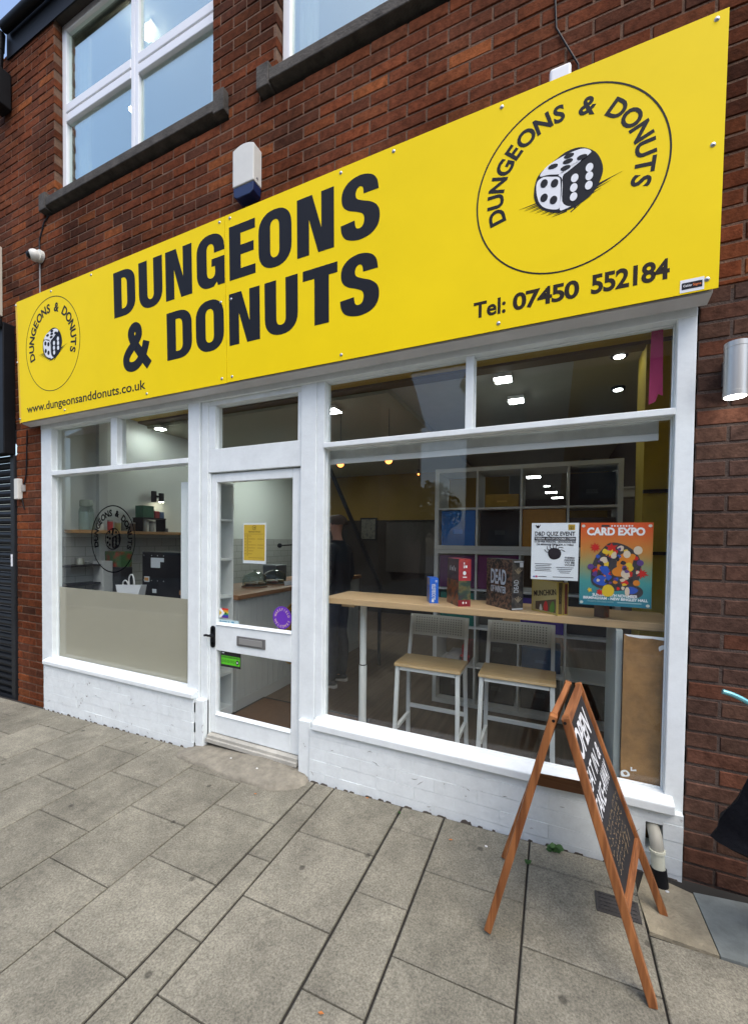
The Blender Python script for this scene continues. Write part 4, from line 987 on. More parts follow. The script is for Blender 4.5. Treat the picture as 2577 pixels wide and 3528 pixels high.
# game boxes on the bar ---------------------------------------------------------
def game_box(name, label, corner, ang, w, d, h, z, m_front, m_side, m_top=None, grp='board game boxes'):
    """corner: the near vertical edge (x,y); left face runs w along ang+90.., right face runs d"""
    c, s = math.cos(ang), math.sin(ang)
    U = Vector((-c, s, 0)); V = Vector((s, c, 0))      # U to the left/back, V to the right/back
    P = Vector((corner[0], corner[1], z))
    t_ = thing(name, label, 'board game', (corner[0], corner[1], z), grp)
    m = MB(); vs = [P, P+U*w, P+U*w+V*d, P+V*d]; vs = vs + [p+Vector((0,0,h)) for p in vs]
    m.add(vs, [(0,1,2,3),(4,7,6,5),(0,4,5,1),(1,5,6,2),(2,6,7,3),(3,7,4,0)])
    me = m.build('carton', [m_front, m_side], t_)
    ctr = [p for p in me.data.polygons]
    for p in ctr:
        n = p.normal
        p.material_index = 0 if n.dot(-V) > .8 or n.dot(V) > .8 else 1
    # frames: left face (seen from outside), right face
    FL = frame(P+U*w - V*.0006, -U, (0,0,1)); FRt = frame(P - Vector((-c,s,0))*(-.0) + (-U)*.0006, V, (0,0,1))
    return t_, FL, FRt
def pmat(n, c): return mat('print_'+n, c, .4)
def art_mat(name, cols, scale=14, seed=0.0):
    m = bpy.data.materials.new(name); m.use_nodes = True; t = NT(m); p = t.n['Principled BSDF']
    tc = t.new('ShaderNodeTexCoord'); mp = t.new('ShaderNodeMapping'); mp.inputs['Location'].default_value = (seed,seed*.7,seed*.3); t.link(tc.outputs['Object'], mp.inputs['Vector'])
    v = t.new('ShaderNodeTexVoronoi'); v.inputs['Scale'].default_value = scale; n = t.new('ShaderNodeTexNoise'); n.inputs['Scale'].default_value = scale*1.3; n.inputs['Detail'].default_value = 5
    t.link(mp.outputs[0], n.inputs['Vector']); t.link(n.outputs['Color'], v.inputs['Vector'])
    t.link(mp.outputs[0], v.inputs['Vector'])
    cr = t.new('ShaderNodeValToRGB'); e = cr.color_ramp.elements
    e[0].color = (*cols[0],1); e[1].color = (*cols[-1],1); e[0].position = .3; e[1].position = .72
    for i, c in enumerate(cols[1:-1]):
        k = e.new(.3+.42*(i+1)/(len(cols)-1)); k.color = (*c,1)
    t.link(n.outputs['Fac'], cr.inputs['Fac']); t.link(cr.outputs['Color'], p.inputs['Base Color']); p.inputs['Roughness'].default_value = .35
    return m
TZ = 1.12
t_, FL, FRt = game_box('board_game', 'small blue and yellow game box standing alone on the bar', (-.699,.202), R(65), .115, .054, .155, TZ, art_mat('blue_yellow_art', [(.55,.33,.03),(.02,.09,.42),(.60,.40,.05)], 22), pmat('blue', (.015,.13,.62)))
m = MB(); text(m, FRt, 'BLOCKBUSTER', .036, .036+.098, .022, .022, .01, rot=math.pi/2); m.build('title', M_WV, t_)
m = MB(); shape(m, FRt, [ell(.02,.014,.008)]); shape(m, FRt, [rect(.034,.046,.138,.142)]); shape(m, FRt, [rect(.034,.046,.131,.135)]); m.build('mark', M_WV, t_)
t_, FL, FRt = game_box('board_game', 'dark fantasy game box at the bottom of the stack of two', (-.512,.155), R(57), .20, .075, .152, TZ, art_mat('fire_art', [(.02,.012,.012),(.03,.02,.015),(.30,.08,.012),(.06,.05,.02),(.02,.012,.012)], 13), art_mat('dark_green_art', [(.03,.025,.03),(.02,.05,.035),(.12,.10,.03),(.03,.02,.02)], 16, 2))
m = MB(); shape(m, FRt, [rect(0,.075,0,.038)]); m.build('red_band', pmat('crimson', (.22,.008,.015)), t_)
m = MB(); shape(m, FRt, [ell(.030,.022,.006,.008,4)], .002); shape(m, FRt, [ell(.048,.022,.004,.006,12)], .002); m.build('mark', M_WV, t_)
t_, FL, FRt = game_box('board_game', 'red sided game box on top of the dark fantasy box', (-.512,.155), R(57), .195, .076, .128, TZ+.1525, art_mat('dark_red_art', [(.02,.01,.015),(.06,.015,.02),(.025,.012,.02),(.12,.04,.02)], 15, 4), art_mat('red_art', [(.25,.012,.02),(.40,.02,.03),(.30,.015,.02),(.55,.06,.02)], 12, 1))
m = MB()
for k in range(4): shape(m, FL, [ribbon([(.055+.028*k,.055),(.062+.028*k,.085-.01*(k%2))], .005)], .001)
shape(m, FRt, [rect(.03,.036,.074,.108), rect(.0312,.0348,.086,.10)], .001); shape(m, FRt, [rect(.040,.052,.076,.09)], .001); shape(m, FRt, [ell(.036,.045,.010,.012,16)], .001); shape(m, FRt, [rect(.026,.05,.018,.024)], .001)
m.build('mark', M_WV, t_)
t_, FL, FRt = game_box('board_game', 'big dark zombie game box titled Dead of Winter', (-.214,.158), R(46), .235, .078, .285, TZ, art_mat('survivor_art', [(.008,.008,.010),(.015,.013,.012),(.035,.025,.02),(.20,.11,.07),(.02,.015,.013),(.008,.008,.010)], 30), art_mat('night_art', [(.015,.015,.018),(.03,.03,.035),(.10,.09,.08),(.015,.015,.018)], 22, 3))
m = MB(); text(m, FL, 'DEAD', .045, .185, .140, .082, .02, lift=.001); text(m, FL, 'OF WINTER', .045, .185, .090, .036, .015, lift=.001)
text(m, FRt, 'DEAD', .045, .135, .098, .036, .015, rot=math.pi/2, lift=.001) if False else text(m, FRt, 'DEAD', .043, .043+.072, .10, .030, .015, rot=math.pi/2, lift=.001)
shape(m, FRt, [rect(.012,.076,.270,.277), rect(.05,.074,.243,.268)], .001) ; shape(m, FRt, [rect(.002,.076,.004,.012)], .001)
m.build('title', pmat('ice', (.50,.55,.62)), t_)
m = MB()
for ox_, oy_ in ((.040,.205),(.042,.045)):
    for k in range(5): shape(m, FRt, [ribbon([(ox_,oy_),(ox_-.022+.012*k,oy_+.036-.006*abs(k-2))], .005)], .0014)
m.build('bony_hands', pmat('bone', (.33,.28,.20)), t_)
t_, FL, FRt = game_box('board_game', 'yellow Munchkin card game box on the bar', (.018,.114), R(45), .185, .036, .178, TZ, pmat('tan', (.50,.39,.15)), pmat('darktan', (.13,.085,.03)))
m = MB(); text(m, FL, 'MUNCHKIN', .020, .180, .083, .030, .01, rot=R(9), lift=.001); text(m, FRt, 'MUNCHKIN', .026, .026+.085, .062, .018, .008, rot=math.pi/2, lift=.001); m.build('title', pmat('brownblack', (.03,.015,.01)), t_)
m = MB(); shape(m, FL, [[(.03,.055),(.175,.085),(.175,.012),(.03,.012)]], .0006); m.build('picture_panel', pmat('cave', (.10,.06,.03)), t_)
m = MB(); shape(m, FL, [smooth_poly([(.095,.015),(.092,.04),(.10,.062),(.108,.066),(.116,.058),(.122,.03),(.118,.015)],3)], .0012); m.build('red_figure', pmat('red', (.5,.02,.015)), t_)
m = MB(); shape(m, FL, [smooth_poly([(.135,.014),(.14,.05),(.155,.072),(.166,.06),(.168,.03),(.16,.014)],3)], .0012); m.build('green_figure', pmat('green', (.08,.20,.02)), t_)
m = MB(); shape(m, FL, [smooth_poly([(.062,.014),(.064,.034),(.070,.046),(.076,.034),(.082,.014)],3)], .0012); m.build('white_figure', pmat('pale', (.55,.53,.45)), t_)
m = MB()
for fr_, W_, H_ in ((FL,.185,.178),(FRt,.036,.178)): shape(m, fr_, [rect(0,W_,0,H_), rect(.005,W_-.005,.006,H_-.005)], .0008)
m.build('gold_border', pmat('gold', (.50,.36,.07)), t_)
t_, FL, FRt = game_box('board_game', 'thin red and gold game box behind the yellow card game', (.048,.141), R(45), .180, .030, .172, TZ, pmat('tan', (.50,.39,.15)), pmat('oxblood', (.16,.02,.015)))
m = MB(); shape(m, FRt, [rect(0,.03,0,.172), rect(.005,.025,.006,.166)], .0008); m.build('gold_border', pmat('gold', (.50,.36,.07)), t_)
t_, FL, FRt = game_box('board_game', 'small brown box half hidden below the orange poster', (.235,.150), R(35), .05, .05, .105, TZ, pmat('brownbox', (.12,.07,.045)), art_mat('brown_red_art', [(.10,.05,.035),(.22,.10,.06),(.30,.03,.02)], 25))

# posters and stickers on the glass -------------------------------------------------
def poster(name, label, cat, x0, x1, z0, z1, y, m_, thick=.0006):
    t_ = thing(name, label, cat, ((x0+x1)/2, y, z0))
    m = MB(); m.box(x0,x1,y,y+thick,z0,z1); m.build('sheet', m_, t_)
    return t_, frame((x0, y-.0002, z0), (1,0,0), (0,0,1))
GY = .0605     # just inside the glass
def grad_mat():
    m = bpy.data.materials.new('poster_print'); m.use_nodes = True; t = NT(m); p = t.n['Principled BSDF']
    tc = t.new('ShaderNodeTexCoord'); sx = t.new('ShaderNodeSeparateXYZ'); t.link(tc.outputs['Generated'], sx.inputs[0])
    n = t.new('ShaderNodeTexNoise'); n.inputs['Scale'].default_value = 6; t.link(tc.outputs['Generated'], n.inputs['Vector'])
    ad = t.new('ShaderNodeMath', operation='MULTIPLY_ADD'); ad.inputs[1].default_value = .12; t.link(n.outputs['Fac'], ad.inputs[0]); t.link(sx.outputs['Z'], ad.inputs[2])
    cr = t.new('ShaderNodeValToRGB'); e = cr.color_ramp.elements
    e[0].position = .08; e[0].color = (.02,.17,.24,1); e[1].position = 1; e[1].color = (.62,.09,.02,1)
    for pos, c in ((.35,(.06,.28,.27)),(.58,(.30,.27,.10)),(.74,(.50,.20,.04))): k = e.new(pos); k.color = (*c,1)
    t.link(ad.outputs[0], cr.inputs['Fac']); t.link(cr.outputs['Color'], p.inputs['Base Color']); p.inputs['Roughness'].default_value = .4
    return m
t_, F = poster('poster', 'large orange to teal Card Expo poster taped inside the right window', 'poster', .117, .421, 1.197, 1.605, GY, grad_mat())
m = MB(); text(m, F, 'CARD EXPO', .028, .272, .348, .034, .045); text(m, F, 'SUNDAY 18TH NOVEMBER', .058, .248, .046, .013, .035); text(m, F, 'BIRMINGHAM - NEW BINGLEY HALL', .018, .290, .030, .012, .035)
for k in range(8): shape(m, F, [ell(.135+.012*k,.392,.004,.004,10)])
m.build('lettering', M_WV, t_)
m = MB(); text(m, F, 'TICKETS ON SALE NOW', .035, .150, .016, .007, .015); shape(m, F, [rect(.165,.265,.017,.022)], .0005); m.build('small_print', pmat('paleblue', (.25,.42,.45)), t_)
m = MB(); shape(m, F, [rect(.090,.124,.388,.397)]); shape(m, F, [smooth_poly([(.06,.10),(.05,.16),(.06,.22),(.09,.27),(.13,.31),(.19,.30),(.24,.26),(.26,.20),(.25,.13),(.22,.09),(.14,.075)],4)], .0004); shape(m, F, [ell(.235,.075,.035,.030)], .0005); m.build('dark_ground', pmat('charcoal', (.05,.045,.05)), t_)
random.seed(9)
def burst(cx, cy, r, k=9):
    return [(cx+r*(1 if i % 2 else .5)*random.uniform(.8,1.1)*math.cos(math.pi*i/k), cy+r*(1 if i % 2 else .5)*random.uniform(.8,1.1)*math.sin(math.pi*i/k)) for i in range(2*k)]
groups = {'red': ((.55,.04,.03), [burst(.066,.286,.028), burst(.262,.165,.028), burst(.118,.16,.024), burst(.09,.03+.035,.02), burst(.135,.285,.03,6)]),
 'orange': ((.60,.20,.02), [smooth_poly([(.165,.24),(.19,.26),(.225,.245),(.22,.20),(.19,.17),(.16,.19)],3), ell(.242,.118,.014), smooth_poly([(.14,.175),(.17,.195),(.21,.18),(.19,.15),(.15,.15)],3)]),
 'blueart': ((.03,.09,.42), [smooth_poly([(.195,.085),(.22,.10),(.25,.085),(.23,.065),(.20,.07)],3), smooth_poly([(.06,.125),(.09,.15),(.125,.13),(.11,.10),(.075,.105)],3), smooth_poly([(.085,.185),(.11,.20),(.13,.17),(.11,.15)],3)]),
 'yellowart': ((.65,.45,.03), [smooth_poly([(.10,.06),(.105,.095),(.13,.105),(.15,.085),(.145,.055),(.12,.045)],3), burst(.135,.26,.02,7), burst(.045,.075,.014,5)]),
 'creamart': ((.60,.50,.38), [ell(.245,.275,.018,.02), ell(.20,.255,.015,.018), ell(.105,.225,.018,.015), ell(.195,.16,.018,.02), ell(.145,.245,.012,.012), ell(.205,.075,.010,.022)]),
 'purpleart': ((.10,.05,.20), [ell(.048,.19,.014), ell(.255,.215,.014)])}
random.seed(17)
for nm in list(groups):
    c_, pl_ = groups[nm]
    for k in range(9):
        a_ = random.uniform(0,6.283); q_ = random.uniform(.15,1)**.5; cx_, cy_ = .153+.095*q_*math.cos(a_), .185+.105*q_*math.sin(a_); r_ = random.uniform(.006,.015)
        pl_.append(smooth_poly([(cx_+r_*random.uniform(.5,1.4)*math.cos(j*1.047), cy_+r_*random.uniform(.5,1.4)*math.sin(j*1.047)) for j in range(6)],3))
groups['darkart'] = ((.03,.028,.035), [smooth_poly([(.153+.10*math.cos(k*.7)*(.4+.06*k%.6)+random.uniform(.004,.012)*math.cos(j*1.047), .185+.10*math.sin(k*.7)*(.4+.06*k%.6)+random.uniform(.004,.014)*math.sin(j*1.047)) for j in range(6)],3) for k in range(14)])
for i, (nm, (c, pl_)) in enumerate(groups.items()):
    m = MB()
    for j, p in enumerate(pl_): shape(m, F, [p], .0010+.0002*i+.00001*j)
    m.build('shapes', pmat(nm, c), t_)
m = MB()
for u, v in ((.012,.392),(.292,.392),(.010,.012),(.290,.012)): shape(m, F, [ell(u,v,.008,.007,14)], .0012)
m.build('tack', pmat('putty', (.58,.58,.52)), t_)
t_, F = poster('poster', 'white quiz event poster with black print taped inside the right window', 'poster', -.112, .109, 1.312, 1.605, GY, mat('white_paper', (.74,.77,.80), .7))
m = MB(); K = pmat('inkblack', (.02,.015,.02))
text(m, F, 'D&D QUIZ EVENT', .016, .204, .228, .020, .02); text(m, F, 'OF OCTOBER', .03, .031, -.0, .0001) if False else None
shape(m, F, [rect(.014,.208,.203,.222)], .0004)
text(m, F, '\u00a31.00 PER PERSON - BOOKING FEE', .014, .208, .192, .0085, .02); text(m, F, 'OR MESSAGE TO BOOK A TABLE', .024, .198, .178, .0085, .02)
for k, s in enumerate(('THEMED','PRIZES','TO BE','WON!')): text(m, F, s, .158-.0*k, .205, .112-.0125*k, .008, .02)
for k in range(5): shape(m, F, [rect(.018+.004*(k%2),.098-.006*(k%2),.080-.009*k,.0825-.009*k)], .0004)
for k in range(4): shape(m, F, [rect(.120+.006*k,.200-.006*k,.064-.009*k,.0665-.009*k)], .0004)
shape(m, F, [rect(.035,.075,.014,.017)], .0004); shape(m, F, [rect(.105,.200,.014,.017)], .0004)
shape(m, F, [smooth_poly([(.018,.285),(.022,.272),(.03,.265),(.038,.272),(.042,.285),(.034,.278),(.03,.283),(.026,.278)],3)], .0004)
shape(m, F, [smooth_poly([(.080,.135),(.085,.155),(.105,.165),(.13,.16),(.142,.14),(.135,.115),(.11,.105),(.09,.112)],4)], .0005)
for a_ in range(7):
    an = R(25*a_+15); shape(m, F, [ribbon(smooth_open([(.11+.02*math.cos(an),.14+.02*math.sin(an)),(.11+.036*math.cos(an+.2),.14+.036*math.sin(an+.2)),(.11+.05*math.cos(an-.1),.14+.046*math.sin(an-.1))],3), .0035)], .0006+.00002*a_)
m.build('lettering', K, t_)
m = MB(); text(m, F, 'TUESDAY 10TH OF OCTOBER | 7:00PM', .018, .204, .208, .009, .012, lift=.0015); m.build('lettering', M_WV, t_)
m = MB(); shape(m, F, [rect(.172,.203,.257,.285)], .0004); sq = m.build('logo_square', pmat('mustard', (.50,.33,.04)), t_)
m = MB(); shape(m, F, [ell(.1875,.268,.010,.009,20), ell(.1875,.268,.0085,.0075,20)], .0012); shape(m, F, [ell(.1875,.267,.003,.004,10)], .0012); m.build('ring', K, sq)
m = MB(); shape(m, F, [ell(.015,.014,.004)], .0006); m.build('blue_dot', pmat('fblue', (.03,.10,.40)), t_)
m = MB(); shape(m, F, [rect(.022,.032,.010,.019)], .0006); m.build('pink_dot', pmat('igpink', (.45,.06,.15)), t_)
t_, F = poster('notice', 'yellow opening hours notice with a white border on the door glass', 'notice', -2.048, -1.842, 1.328, 1.617, GY, mat('white_paper', (.74,.77,.80), .7))
m = MB(); shape(m, F, [rect(.008,.196,.022,.276)], .0003); m.build('yellow_print', pmat('noticeyellow', (.62,.42,.05)), t_)
m = MB(); text(m, F, 'Opening Hours', .050, .158, .222, .010, .012, shear=.3, lift=.001)
shape(m, F, [rect(.012,.182,.209,.2105)], .0008); shape(m, F, [rect(.040,.0425,.055,.205)], .0009)
shape(m, F, [[p for p in ell(.102,.255,.017,.017,24)], ell(.102,.255,.0145,.0145,24)], .0008); shape(m, F, [ell(.104,.254,.005,.006,12)], .0008)
m.build('lettering', pmat('noticeink', (.06,.04,.01)), t_)
m = MB()
for k in range(7):
    v = .194-.0212*k; shape(m, F, [rect(.014,.030,v,v+.004)], .0008)
    shape(m, F, [rect(.050,(.075,.112,.078,.118,.112,.095,.085)[k],v,v+.004)], .0008)
    if k in (1,3,4): shape(m, F, [rect(.130,.185,v,v+.004)], .0008)
shape(m, F, [rect(.05,.182,.040,.043)], .0008); m.build('small_print', pmat('noticegrey', (.35,.22,.025)), t_)
# purple round sticker
ps = thing('round_sticker', 'purple round Wakefield Welcomes sticker on the door glass', 'sticker', (-1.694,.0515,.88))
F = frame((-1.694,.0522,.966),(1,0,0),(0,0,1))
m = MB(); shape(m, F, [ell(0,0,.078,.078,48)], .0); m.build('disc', pmat('purple', (.14,.035,.42)), ps)
m = MB()
for s, a0, a1, rr, flip in (('WAKEFIELD',165,12,.056,0),('WELCOMES',203,337,.060,1)):
    for i, ch in enumerate(s):
        an = R(a0+(a1-a0)*i/(len(s)-1)); me = text_mesh(ch, .015); xs = [v.co.x for v in me.vertices]
        for v in me.vertices: v.co.x -= (min(xs)+max(xs))/2; v.co.y -= CAP/2
        sc = .0165/CAP; put(m, me, F, rr*math.cos(an), rr*math.sin(an), sc*.85, sc, an+(math.pi/2 if flip else -math.pi/2), .0008); bpy.data.meshes.remove(me)
m.build('lettering', pmat('peach', (.68,.50,.42)), ps)
# flag sticker, strip, rating sticker
fs_ = thing('flag_sticker', 'small rainbow progress flag sticker in the corner of the door glass', 'sticker', (-2.215,.0515,.92)); F = frame((-2.258,.0522,.918),(1,0,0),(0,0,1))
for k, c in enumerate(((.10,.02,.25),(.02,.06,.40),(.04,.30,.06),(.60,.50,.04),(.65,.22,.02),(.55,.02,.02))):
    m = MB(); shape(m, F, [rect(0.02,.082,.0118*k,.0118*(k+1)-.0002)], 0); m.build('stripe', pmat('stripe%d' % k, c), fs_)
m = MB(); shape(m, F, [[(0,.071),(.012,.071),(.048,.0355),(.012,0),(0,0)]], .0008); m.build('chevron', M_WV, fs_)
m = MB(); shape(m, F, [[(0,.055),(.022,.0355),(0,.016)]], .0016); m.build('triangle', pmat('flagyellow', (.60,.45,.03)), fs_)
m = MB(); shape(m, F, [ell(.058,.036,.007)], .0012); m.build('dot', K, fs_)
ss = thing('strip_sticker', 'pale blue social media strip sticker under the flag sticker', 'sticker', (-2.168,.0515,.875)); F = frame((-2.262,.0522,.876),(1,0,0),(0,0,1))
m = MB(); shape(m, F, [rect(0,.186,0,.030)], 0); m.build('strip', pmat('paleaqua', (.45,.60,.62)), ss)
m = MB(); shape(m, F, [rect(.022,.075,.012,.018)], .0008); shape(m, F, [ell(.012,.015,.006)], .0008); shape(m, F, [ell(.092,.015,.005)], .0008); shape(m, F, [rect(.118,.142,.009,.021)], .0008); m.build('print', pmat('aquablue', (.10,.28,.42)), ss)
hr = thing('rating_sticker', 'black and green food hygiene rating sticker on the lower door glass', 'sticker', (-2.15,.0515,.56)); F = frame((-2.246,.0522,.556),(1,0,0),(0,0,1))
m = MB(); shape(m, F, [rect(0,.190,0,.118)], 0); m.build('black_card', K, hr)
m = MB(); shape(m, F, [rect(.007,.183,.018,.083)], .0008); m.build('green_panel', pmat('hygreen', (.10,.55,.02)), hr)
m = MB(); text(m, F, 'FOOD HYGIENE RATING', .012, .176, .068, .010, .012, lift=.0016)
for k in range(5): shape(m, F, [ell(.022+.026*k,.044,.009,.010,18), ell(.022+.026*k,.044,.0065,.0075,18)], .0016)
shape(m, F, [ell(.160,.043,.015,.017,20)], .0016); m.build('print', K, hr)
m = MB(); text(m, F, '5', .1545, .1655, .0365, .013, .02, lift=.0026); shape(m, F, [rect(.012,.035,.098,.106)], .0008); m.build('digit', M_WV, hr)
# logo decal on the left window
ld = thing('window_decal', 'black outline dice logo stuck on the left window glass', 'sticker', (-3.482,.0515,1.19)); F = frame((-3.482,.0518,1.487),(1,0,0),(0,0,1))
m = MB(); logo(m, m, F, 0, 0, .292, .034, .0002, white=False, hatch=False, bold=.036); m.build('vinyl', mat('decal_black', (.004,.004,.005), .8, spec=0), ld)

# shelving with boxes --------------------------------------------------------------
def cube_shelf(label, xs, zs, y0, y1, outer=.034):
    t_ = thing('cube_shelf', label, 'shelving', ((xs[0]+xs[-1])/2, y0, zs[0]), 'white cube shelving')
    m = MB(); X0, X1, Z0, Z1 = xs[0], xs[-1], zs[0], zs[-1]
    m.box(X0,X0+outer,y0,y1,Z0,Z1).box(X1-outer,X1,y0,y1,Z0,Z1).box(X0+outer,X1-outer,y0,y1,Z0,Z0+outer).box(X0+outer,X1-outer,y0,y1,Z1-outer,Z1)
    m.build('carcass', M_SHELF, t_)
    for x in xs[1:-1]:
        m = MB(); m.box(x-.008,x+.008,y0+.002,y1-.002,Z0+outer,Z1-outer); m.build('divider', M_SHELF, t_)
    m = MB()
    for z in zs[1:-1]:
        for a_, b_ in zip([X0+outer]+[x+.008 for x in xs[1:-1]], [x-.008 for x in xs[1:-1]]+[X1-outer]): m.box(a_,b_,y0+.003,y1-.003,z-.008,z+.008)
    m.build('shelf', M_SHELF, t_)
KX = [-.968,-.606,-.256,.088,.452]
cube_shelf('tall white cube shelving standing on the shop floor', KX, [.082,.431,.765,1.092,1.432], 1.26, 1.62)
cube_shelf('smaller white cube shelving stacked on top of the tall one', KX, [1.434,1.784,2.132], 1.26, 1.62)
def sbox(x0, x1, z0, z1, c, label, y0=1.29, d=.28):
    t_ = thing('storage_box', label, 'box', ((x0+x1)/2, y0, z0), 'boxes in the cube shelving')
    m = MB(); m.box(x0,x1,y0,y0+d,z0,z1); m.build('body', mat('box_%.2f_%.2f_%.2f' % c, c, .6, var=.15, vscale=20), t_, bevel=.003)
    m = MB(); m.box((x0+x1)/2-.04,(x0+x1)/2+.04,y0-.003,y0,z0+(z1-z0)*.38,z0+(z1-z0)*.50); m.build('label_holder', mat('lab_%.2f_%.2f' % c[:2], tuple(min(1,k*1.5+.02) for k in c), .5), t_)
sbox(-.915,-.622,1.445,1.772,(.012,.13,.42),'blue box in the left column of the upper shelving')
sbox(-.925,-.62,1.103,1.385,(.10,.015,.09),'plum coloured box in the left column behind the stacked games')
sbox(-.595,-.27,1.103,1.39,(.13,.01,.09),'magenta box in the second column behind the big dark game')
sbox(-.915,-.622,.776,1.06,(.01,.16,.12),'teal box in the left column below the bar')
sbox(-.245,.075,.776,1.05,(.07,.03,.26),'violet box in the third column below the bar')
sbox(-.54,-.275,1.795,1.90,(.34,.20,.02),'low yellow box in the top row of the shelving')
sbox(-.245,.075,1.445,1.772,(.42,.20,.02),'orange box in the third column of the upper shelving')
sbox(.10,.41,1.445,1.70,(.05,.04,.035),'dark brown box in the right column of the upper shelving')
sbox(.10,.41,1.795,2.05,(.015,.013,.012),'black box in the top right cell of the shelving', 1.35)
sbox(-.595,-.27,1.445,1.76,(.012,.012,.014),'black box in the second column of the upper shelving', 1.38)
sbox(-.72,-.665,.440,.60,(.32,.015,.02),'narrow red box in the left column near the floor', 1.30)
sbox(-.86,-.74,.440,.50,(.45,.43,.40),'flat white box in the left column near the floor', 1.30)
sbox(-.235,.06,.440,.63,(.05,.10,.18),'blue picture box in the third column below the second stool', 1.36)
sbox(-.59,-.28,.440,.74,(.012,.012,.014),'black box in the second column near the floor', 1.4)
sbox(-.59,-.28,.776,1.02,(.10,.085,.06),'brown box in the second column below the bar', 1.4)
sbox(.10,.41,.776,1.06,(.012,.012,.012),'black box in the right column below the bar', 1.36)
sbox(.10,.41,1.103,1.38,(.02,.015,.015),'black box in the right column behind the poster', 1.36)
for x0, lab in ((-.93,'left'),(-.59,'second'),(-.24,'third'),(.10,'right')):
    sbox(x0,x0+.30,.118,.40,(.01,.01,.011),'black box in the bottom row, %s column' % lab, 1.36)
m = MB(); m.cyl((.13,1.42,2.133),(.13,1.42,2.148),.08).cyl((.21,1.40,2.133),(.21,1.40,2.16),.05).box(.05,.30,1.36,1.46,2.133,2.142)
lone(m, 'games_tray', M_BLACK, 'small black object lying on top of the shelving', 'tray')
for z_, lab in ((1.84,'upper black rail across the mustard pillar'),(1.43,'lower black rail across the mustard pillar')):
    ys = MB(); ys.box(.528,.718,.965,.999,z_,z_+.022); lone(ys, 'wall_rail', M_BLACK, lab, 'rail', 'black wall rails')
hd = MB(); hd.box(.46,.74,2.1,2.35,1.93,2.0).box(.47,.73,2.09,2.35,2.005,2.02)
lone(hd, 'ledge', mat('cream_ledge', (.50,.46,.38), .6), 'pale ledge beyond the right side of the shelving', 'ledge')

# serving counter, shelving by the door ----------------------------------------------
ct = thing('serving_counter', 'white boarded serving counter with a thick wooden top', 'counter', (-2.6,1.4,FZ))
m = MB(); m.box(-2.95,-2.36,.335,2.6,.17,1.0)
y = .36
while y < 2.58: m.box(-2.362,-2.3565,y,y+.066,.175,.995); y += .075
m.build('panelling', mat('beadboard_white', (.44,.46,.45), .6), ct)
m = MB(); m.box(-2.94,-2.40,.345,2.6,FZ,.168).box(-2.40,-2.352,.325,2.6,FZ,.172); m.build('plinth', mat('plinth_white', (.42,.43,.42), .6), ct)
m = MB(); m.box(-3.0,-2.33,.322,2.62,1.003,1.042); m.build('worktop', wood_mat('oak_top', (.20,.095,.04), (.30,.15,.065), 'Y', .4), ct, bevel=.004)
lg = thing('round_logo_sign', 'round yellow logo board fixed to the serving counter', 'sign', (-2.35,1.19,.25)); F = frame((-2.3535,1.19,.57),(0,1,0),(0,0,1))
m = MB(); m.cyl((-2.356,1.19,.57),(-2.346,1.19,.57),.32,n=56); m.build('disc', mat('amber_board', (.50,.27,.02), .5), lg)
m = MB(); F = frame((-2.3455,1.19,.57),(0,1,0),(0,0,1)); mw = MB(); logo(m, mw, F, 0, 0, .31, .03, .0004, hatch=False); m.build('print', K, lg); mw.build('dice_faces', M_WV, lg)
su = thing('narrow_shelving', 'narrow white shelving between the left window and the door', 'shelving', (-2.52,.2,FZ))
m = MB(); m.box(-2.71,-2.375,.095,.11,FZ,1.945).box(-2.67,-2.375,.30,.315,FZ,1.945).box(-2.67,-2.655,.11,.30,FZ,1.945).box(-2.655,-2.375,.11,.30,1.93,1.945).box(-2.655,-2.375,.11,.30,FZ,FZ+.07); m.build('carcass', mat('shelving_white', (.80,.84,.84), .5), su)
m = MB()
for z in (.41,.72,1.03,1.33,1.64): m.box(-2.655,-2.376,.1105,.2995,z,z+.016)
m.build('shelf', mat('shelving_white', (.80,.84,.84), .5), su)
def cloche(x, y, c, label):
    t_ = thing('cake_dome', label, 'cake dome', (x,y,1.042), 'cake domes on the counter')
    m = MB(); m.cyl((x,y,1.042),(x,y,1.056),.12,n=28); m.build('base', mat('board_brown', (.20,.10,.05), .6), t_)
    for i in range(7):
        a_ = i*.9; m = MB(); n_, k_ = 14, 8; vs = []; cc_ = (x+.065*math.cos(a_)*(i>0), y+.065*math.sin(a_)*(i>0), 1.076)
        for p in range(n_):
            for q in range(k_):
                th, ph = 2*math.pi*p/n_, 2*math.pi*q/k_; vs.append((cc_[0]+(.022+.012*math.cos(ph))*math.cos(th), cc_[1]+(.022+.012*math.cos(ph))*math.sin(th), cc_[2]+.012*math.sin(ph)))
        fs2 = [(p*k_+q, ((p+1)%n_)*k_+q, ((p+1)%n_)*k_+(q+1)%k_, p*k_+(q+1)%k_) for p in range(n_) for q in range(k_)]
        m.add(vs, fs2); m.build('doughnut', mat('dough_%.2f' % c[i % len(c)][0], c[i % len(c)], .5), t_, smooth=True)
    m = MB(); m.lathe([(.115,0),(.115,.06),(.10,.10),(.06,.125),(.012,.135),(.012,.15),(.001,.152)], (x,y,1.056), 28); m.build('dome', M_JAR, t_, smooth=True)
cloche(-2.62,.86,[(.20,.09,.04),(.30,.16,.08),(.12,.05,.03)],'glass cake dome of doughnuts nearer the window')
cloche(-2.60,1.14,[(.26,.10,.08),(.35,.20,.10),(.10,.04,.03)],'glass cake dome of doughnuts further along the counter')
m = MB(); m.obox((-2.42,1.12,1.065),(.004,.12,.045),Matrix.Rotation(R(-12),3,'Y')); lone(m, 'price_card', mat('white_paper', (.74,.77,.80), .7), 'small white price card standing on the wooden counter', 'card')
